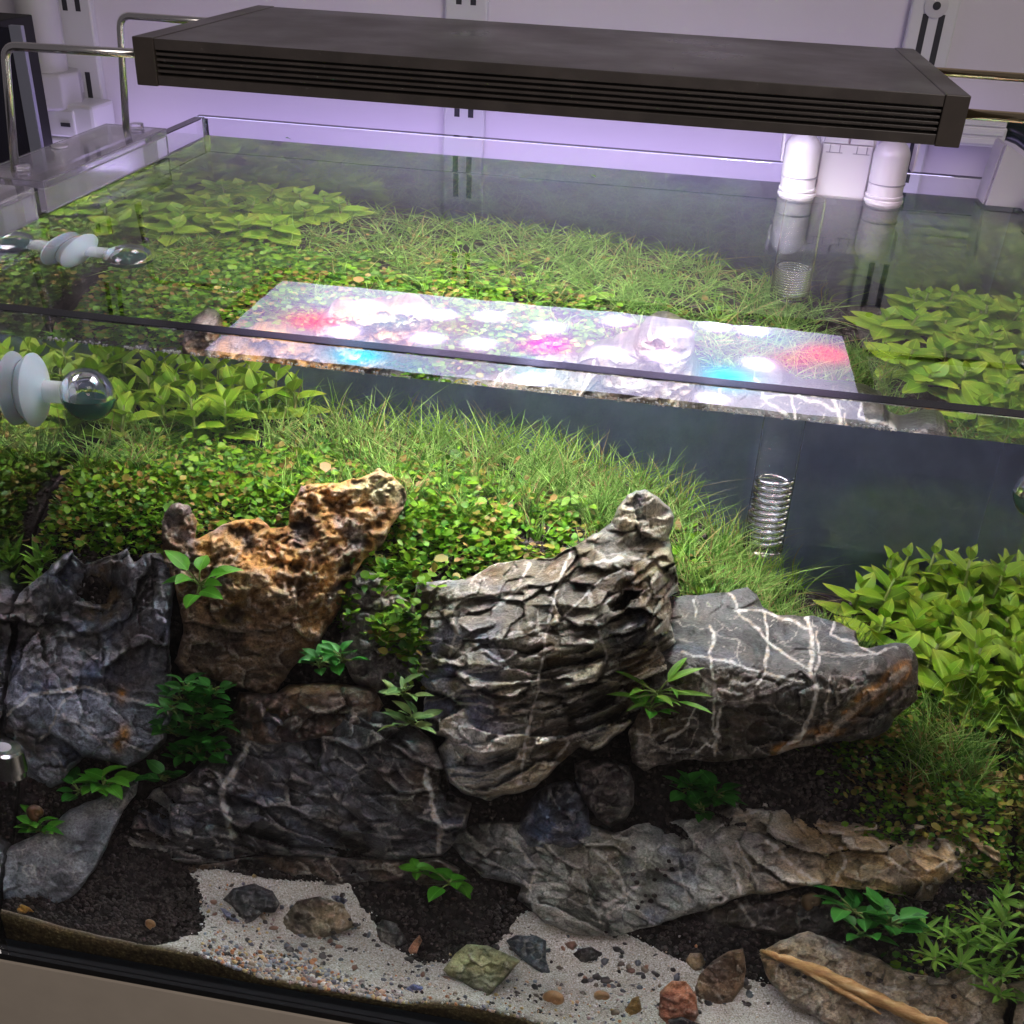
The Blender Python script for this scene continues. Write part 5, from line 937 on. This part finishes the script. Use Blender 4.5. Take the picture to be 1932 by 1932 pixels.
for x, s in ((.4395, -1), (.5258, 1)): MB().prism([(x, .4465), (x+s*.0012, .4480), (x+s*.0018, .4660), (x, .4670)], 'y', .384, .397).build('wing', WHITE, sk, bevel=.0003)
for x in (.4530, .5115): MB().lathe([(.0116, -.0003), (.0121, -.0003), (.0121, .0004), (.0116, .0004)], (x, .386, .4385), n=32).build('seam_ring', SEAM, sk, True, angle=30)
MB().box((.4645, .402, .4420), (.5000, .4400, .4660)).build('hook', WHITER, sk, bevel=.001)
wb = empty('white_bracket', 'white angled plastic sheet at the rear right corner of the tank', 'bracket', loc=(0, 0, 0))
MB().prism([(.5800, .4275), (.5830, .4640), (.5836, .4680), (.6200, .4480), (.6230, .4275)], 'y', .392, .3945).build('sheet', WHITE, wb, bevel=.0004)
MB().prism([(.5800, .4275), (.5830, .4640), (.5836, .4680), (.5822, .4668), (.5816, .4640), (.5787, .4275)], 'y', .3948, .418).build('side_flap', WHITE, wb, bevel=.0003)

# ------------------------------------------------------------------ behind the tank: shelf rails and stray fittings
RAIL = plain('rail_enamel', (.60, .60, .62), .45, spec=.4); SLOT = plain('slot_dark', (.03, .03, .035), .8)
def wall_rail(xc, label, z_off, ring=None):
    r = empty('shelf_rail', label, 'shelf rail', 'slotted shelf rails on the wall', (xc, .4995, 0))
    prof = [(-.0165, 0), (-.0165, -.0035), (-.0145, -.0042), (-.0138, -.0012), (-.0128, -.0008), (.0128, -.0008), (.0138, -.0012), (.0145, -.0042), (.0165, -.0035), (.0165, 0)]
    prof = [(-.0165, 0), (-.0165, -.006), (-.0150, -.0068), (.0150, -.0068), (.0165, -.006), (.0165, 0)]
    MB().prism(prof, 'z', -.6, 1.4).build('channel', RAIL, r, bevel=.0004)
    for i in range(-4, 10):
        z = z_off+i*.082
        for dx in (-.0056, .0056): MB().box((dx-.0022, -.00705, z), (dx+.0022, -.0066, z+.036)).build('slot', SLOT, r, bevel=.0006)
    if ring: MB().lathe([(.0028, 0), (.0082, 0), (.0082, .0014), (.0028, .0024)], (0, -.0069, ring), (0, -1, 0), 28).build('washer', WHITE, r, True, angle=35); MB().lathe([(.0003, 0), (.0029, 0), (.0026, .0006)], (0, -.0092, ring), (0, -1, 0), 16).build('screw', SLOT, r, True)
c0 = ay(878, 100, .494); wall_rail(float(c0[0]), 'slotted white shelf rail on the wall behind the middle of the lamp', float(ay(878, 221, .494)[2]))
c1 = ay(1755, 60, .494); wall_rail(float(c1[0]), 'slotted white shelf rail with a round washer, behind the right lamp end', float(ay(1745, 128, .494)[2]), float(ay(1777, 11, .494)[2]))
c2 = ay(143, 60, .494); wall_rail(float(c2[0]), 'slotted white shelf rail on the wall at the far left', float(ay(130, 20, .494)[2]))
# dark framed panel at the far left, white pipe and drawers
dp = empty('dark_panel', 'black framed panel with a silver edge strip standing at the far left', 'panel', loc=(0, 0, 0))
q = lambda u, v, Y: tuple(map(float, ay(u, v, Y)))
A0, A1 = q(45, 28, .44), q(82, 285, .44)
MB().box((-.60, .40, -.2), (A0[0]+.004, .445, A0[2])).build('frame', BLACK, dp, bevel=.001)
B0 = q(30, 30, .398); MB().box((B0[0]-.006, .3955, -.2), (B0[0]+.004, .3998, A0[2]-.002)).build('edge_strip', plain('silver_strip', (.45, .47, .55), .3, metal=.8), dp, bevel=.0005)
MB().box((-.60, .3962, -.2), (B0[0]-.0062, .3998, A0[2]-.004)).build('panel', plain('dark_pane', (.012, .011, .022), .15), dp)
pf = empty('pipe_fitting', 'white plastic pipe with an octagonal coupling by the wall at the far left', 'pipe fitting', loc=(0, 0, 0))
p0, p1 = q(75, 0, .47), q(82, 132, .47); xx = (p0[0]+p1[0])/2
MB().lathe([(.0165, 0), (.0165, .6)], (xx, .47, p1[2]), n=28).build('pipe', WHITE, pf, True, angle=40)
MB().lathe([(.0225, 0), (.0238, .002), (.0238, .026), (.0225, .028)], (xx+.003, .47, p1[2]-.0275), n=8).build('coupling', WHITE, pf, bevel=.001)
dw = empty('drawer_box', 'stacked white plastic drawers by the wall at the far left', 'drawers', loc=(0, 0, 0))
d0, d1 = q(60, 192, .455), q(186, 292, .455)
MB().box((d0[0]-.05, .4562, d1[2]-.25), (d1[0], .492, d0[2])).build('case', WHITER, dw, bevel=.003)
for k in range(5):
    z1 = d0[2]-.004-k*.023; MB().box((d0[0]-.048, .4532, z1-.0215), (d1[0]-.016, .4560, z1)).build('drawer', WHITER, dw, bevel=.0015)
    MB().box((d1[0]-.028, .4522, z1-.013), (d1[0]-.020, .4531, z1-.010)).build('handle', SLOT, dw)
MB().box((d0[0]-.045, .46, d0[2]+.0003), (d1[0]-.02, .488, d0[2]+.020)).build('lid', WHITE, dw, bevel=.006)
# clamp block and dark hose at the far right
h0, h1 = q(1812, 232, .46), q(1888, 276, .46)
cb = empty('clamp_block', 'ribbed grey-white plastic block behind the right end of the lamp', 'clamp', loc=(0, 0, 0))
MB().box((h0[0]-.02, .452, h1[2]), (h1[0], .480, h0[2])).build('block', WHITER, cb, bevel=.0015)
for k in range(3): MB().box((h0[0]-.018, .4500, h1[2]+.002+k*.0062), (h1[0]-.002, .4517, h1[2]+.0062+k*.0062)).build('rib', WHITER, cb, bevel=.0006)
m = MB(); m.tube([q(1880, 244, .47), q(1905, 242, .465), q(1930, 252, .46), q(1960, 275, .455), q(1985, 330, .45), q(2000, 420, .45), q(2000, 560, .45)], .0085, 16)
tag(m.build('hose', plain('dark_hose', (.006, .014, .013), .3), None, True), 'thick dark green hose curving down behind the right end of the lamp', 'hose')
bpy.context.view_layer.update()
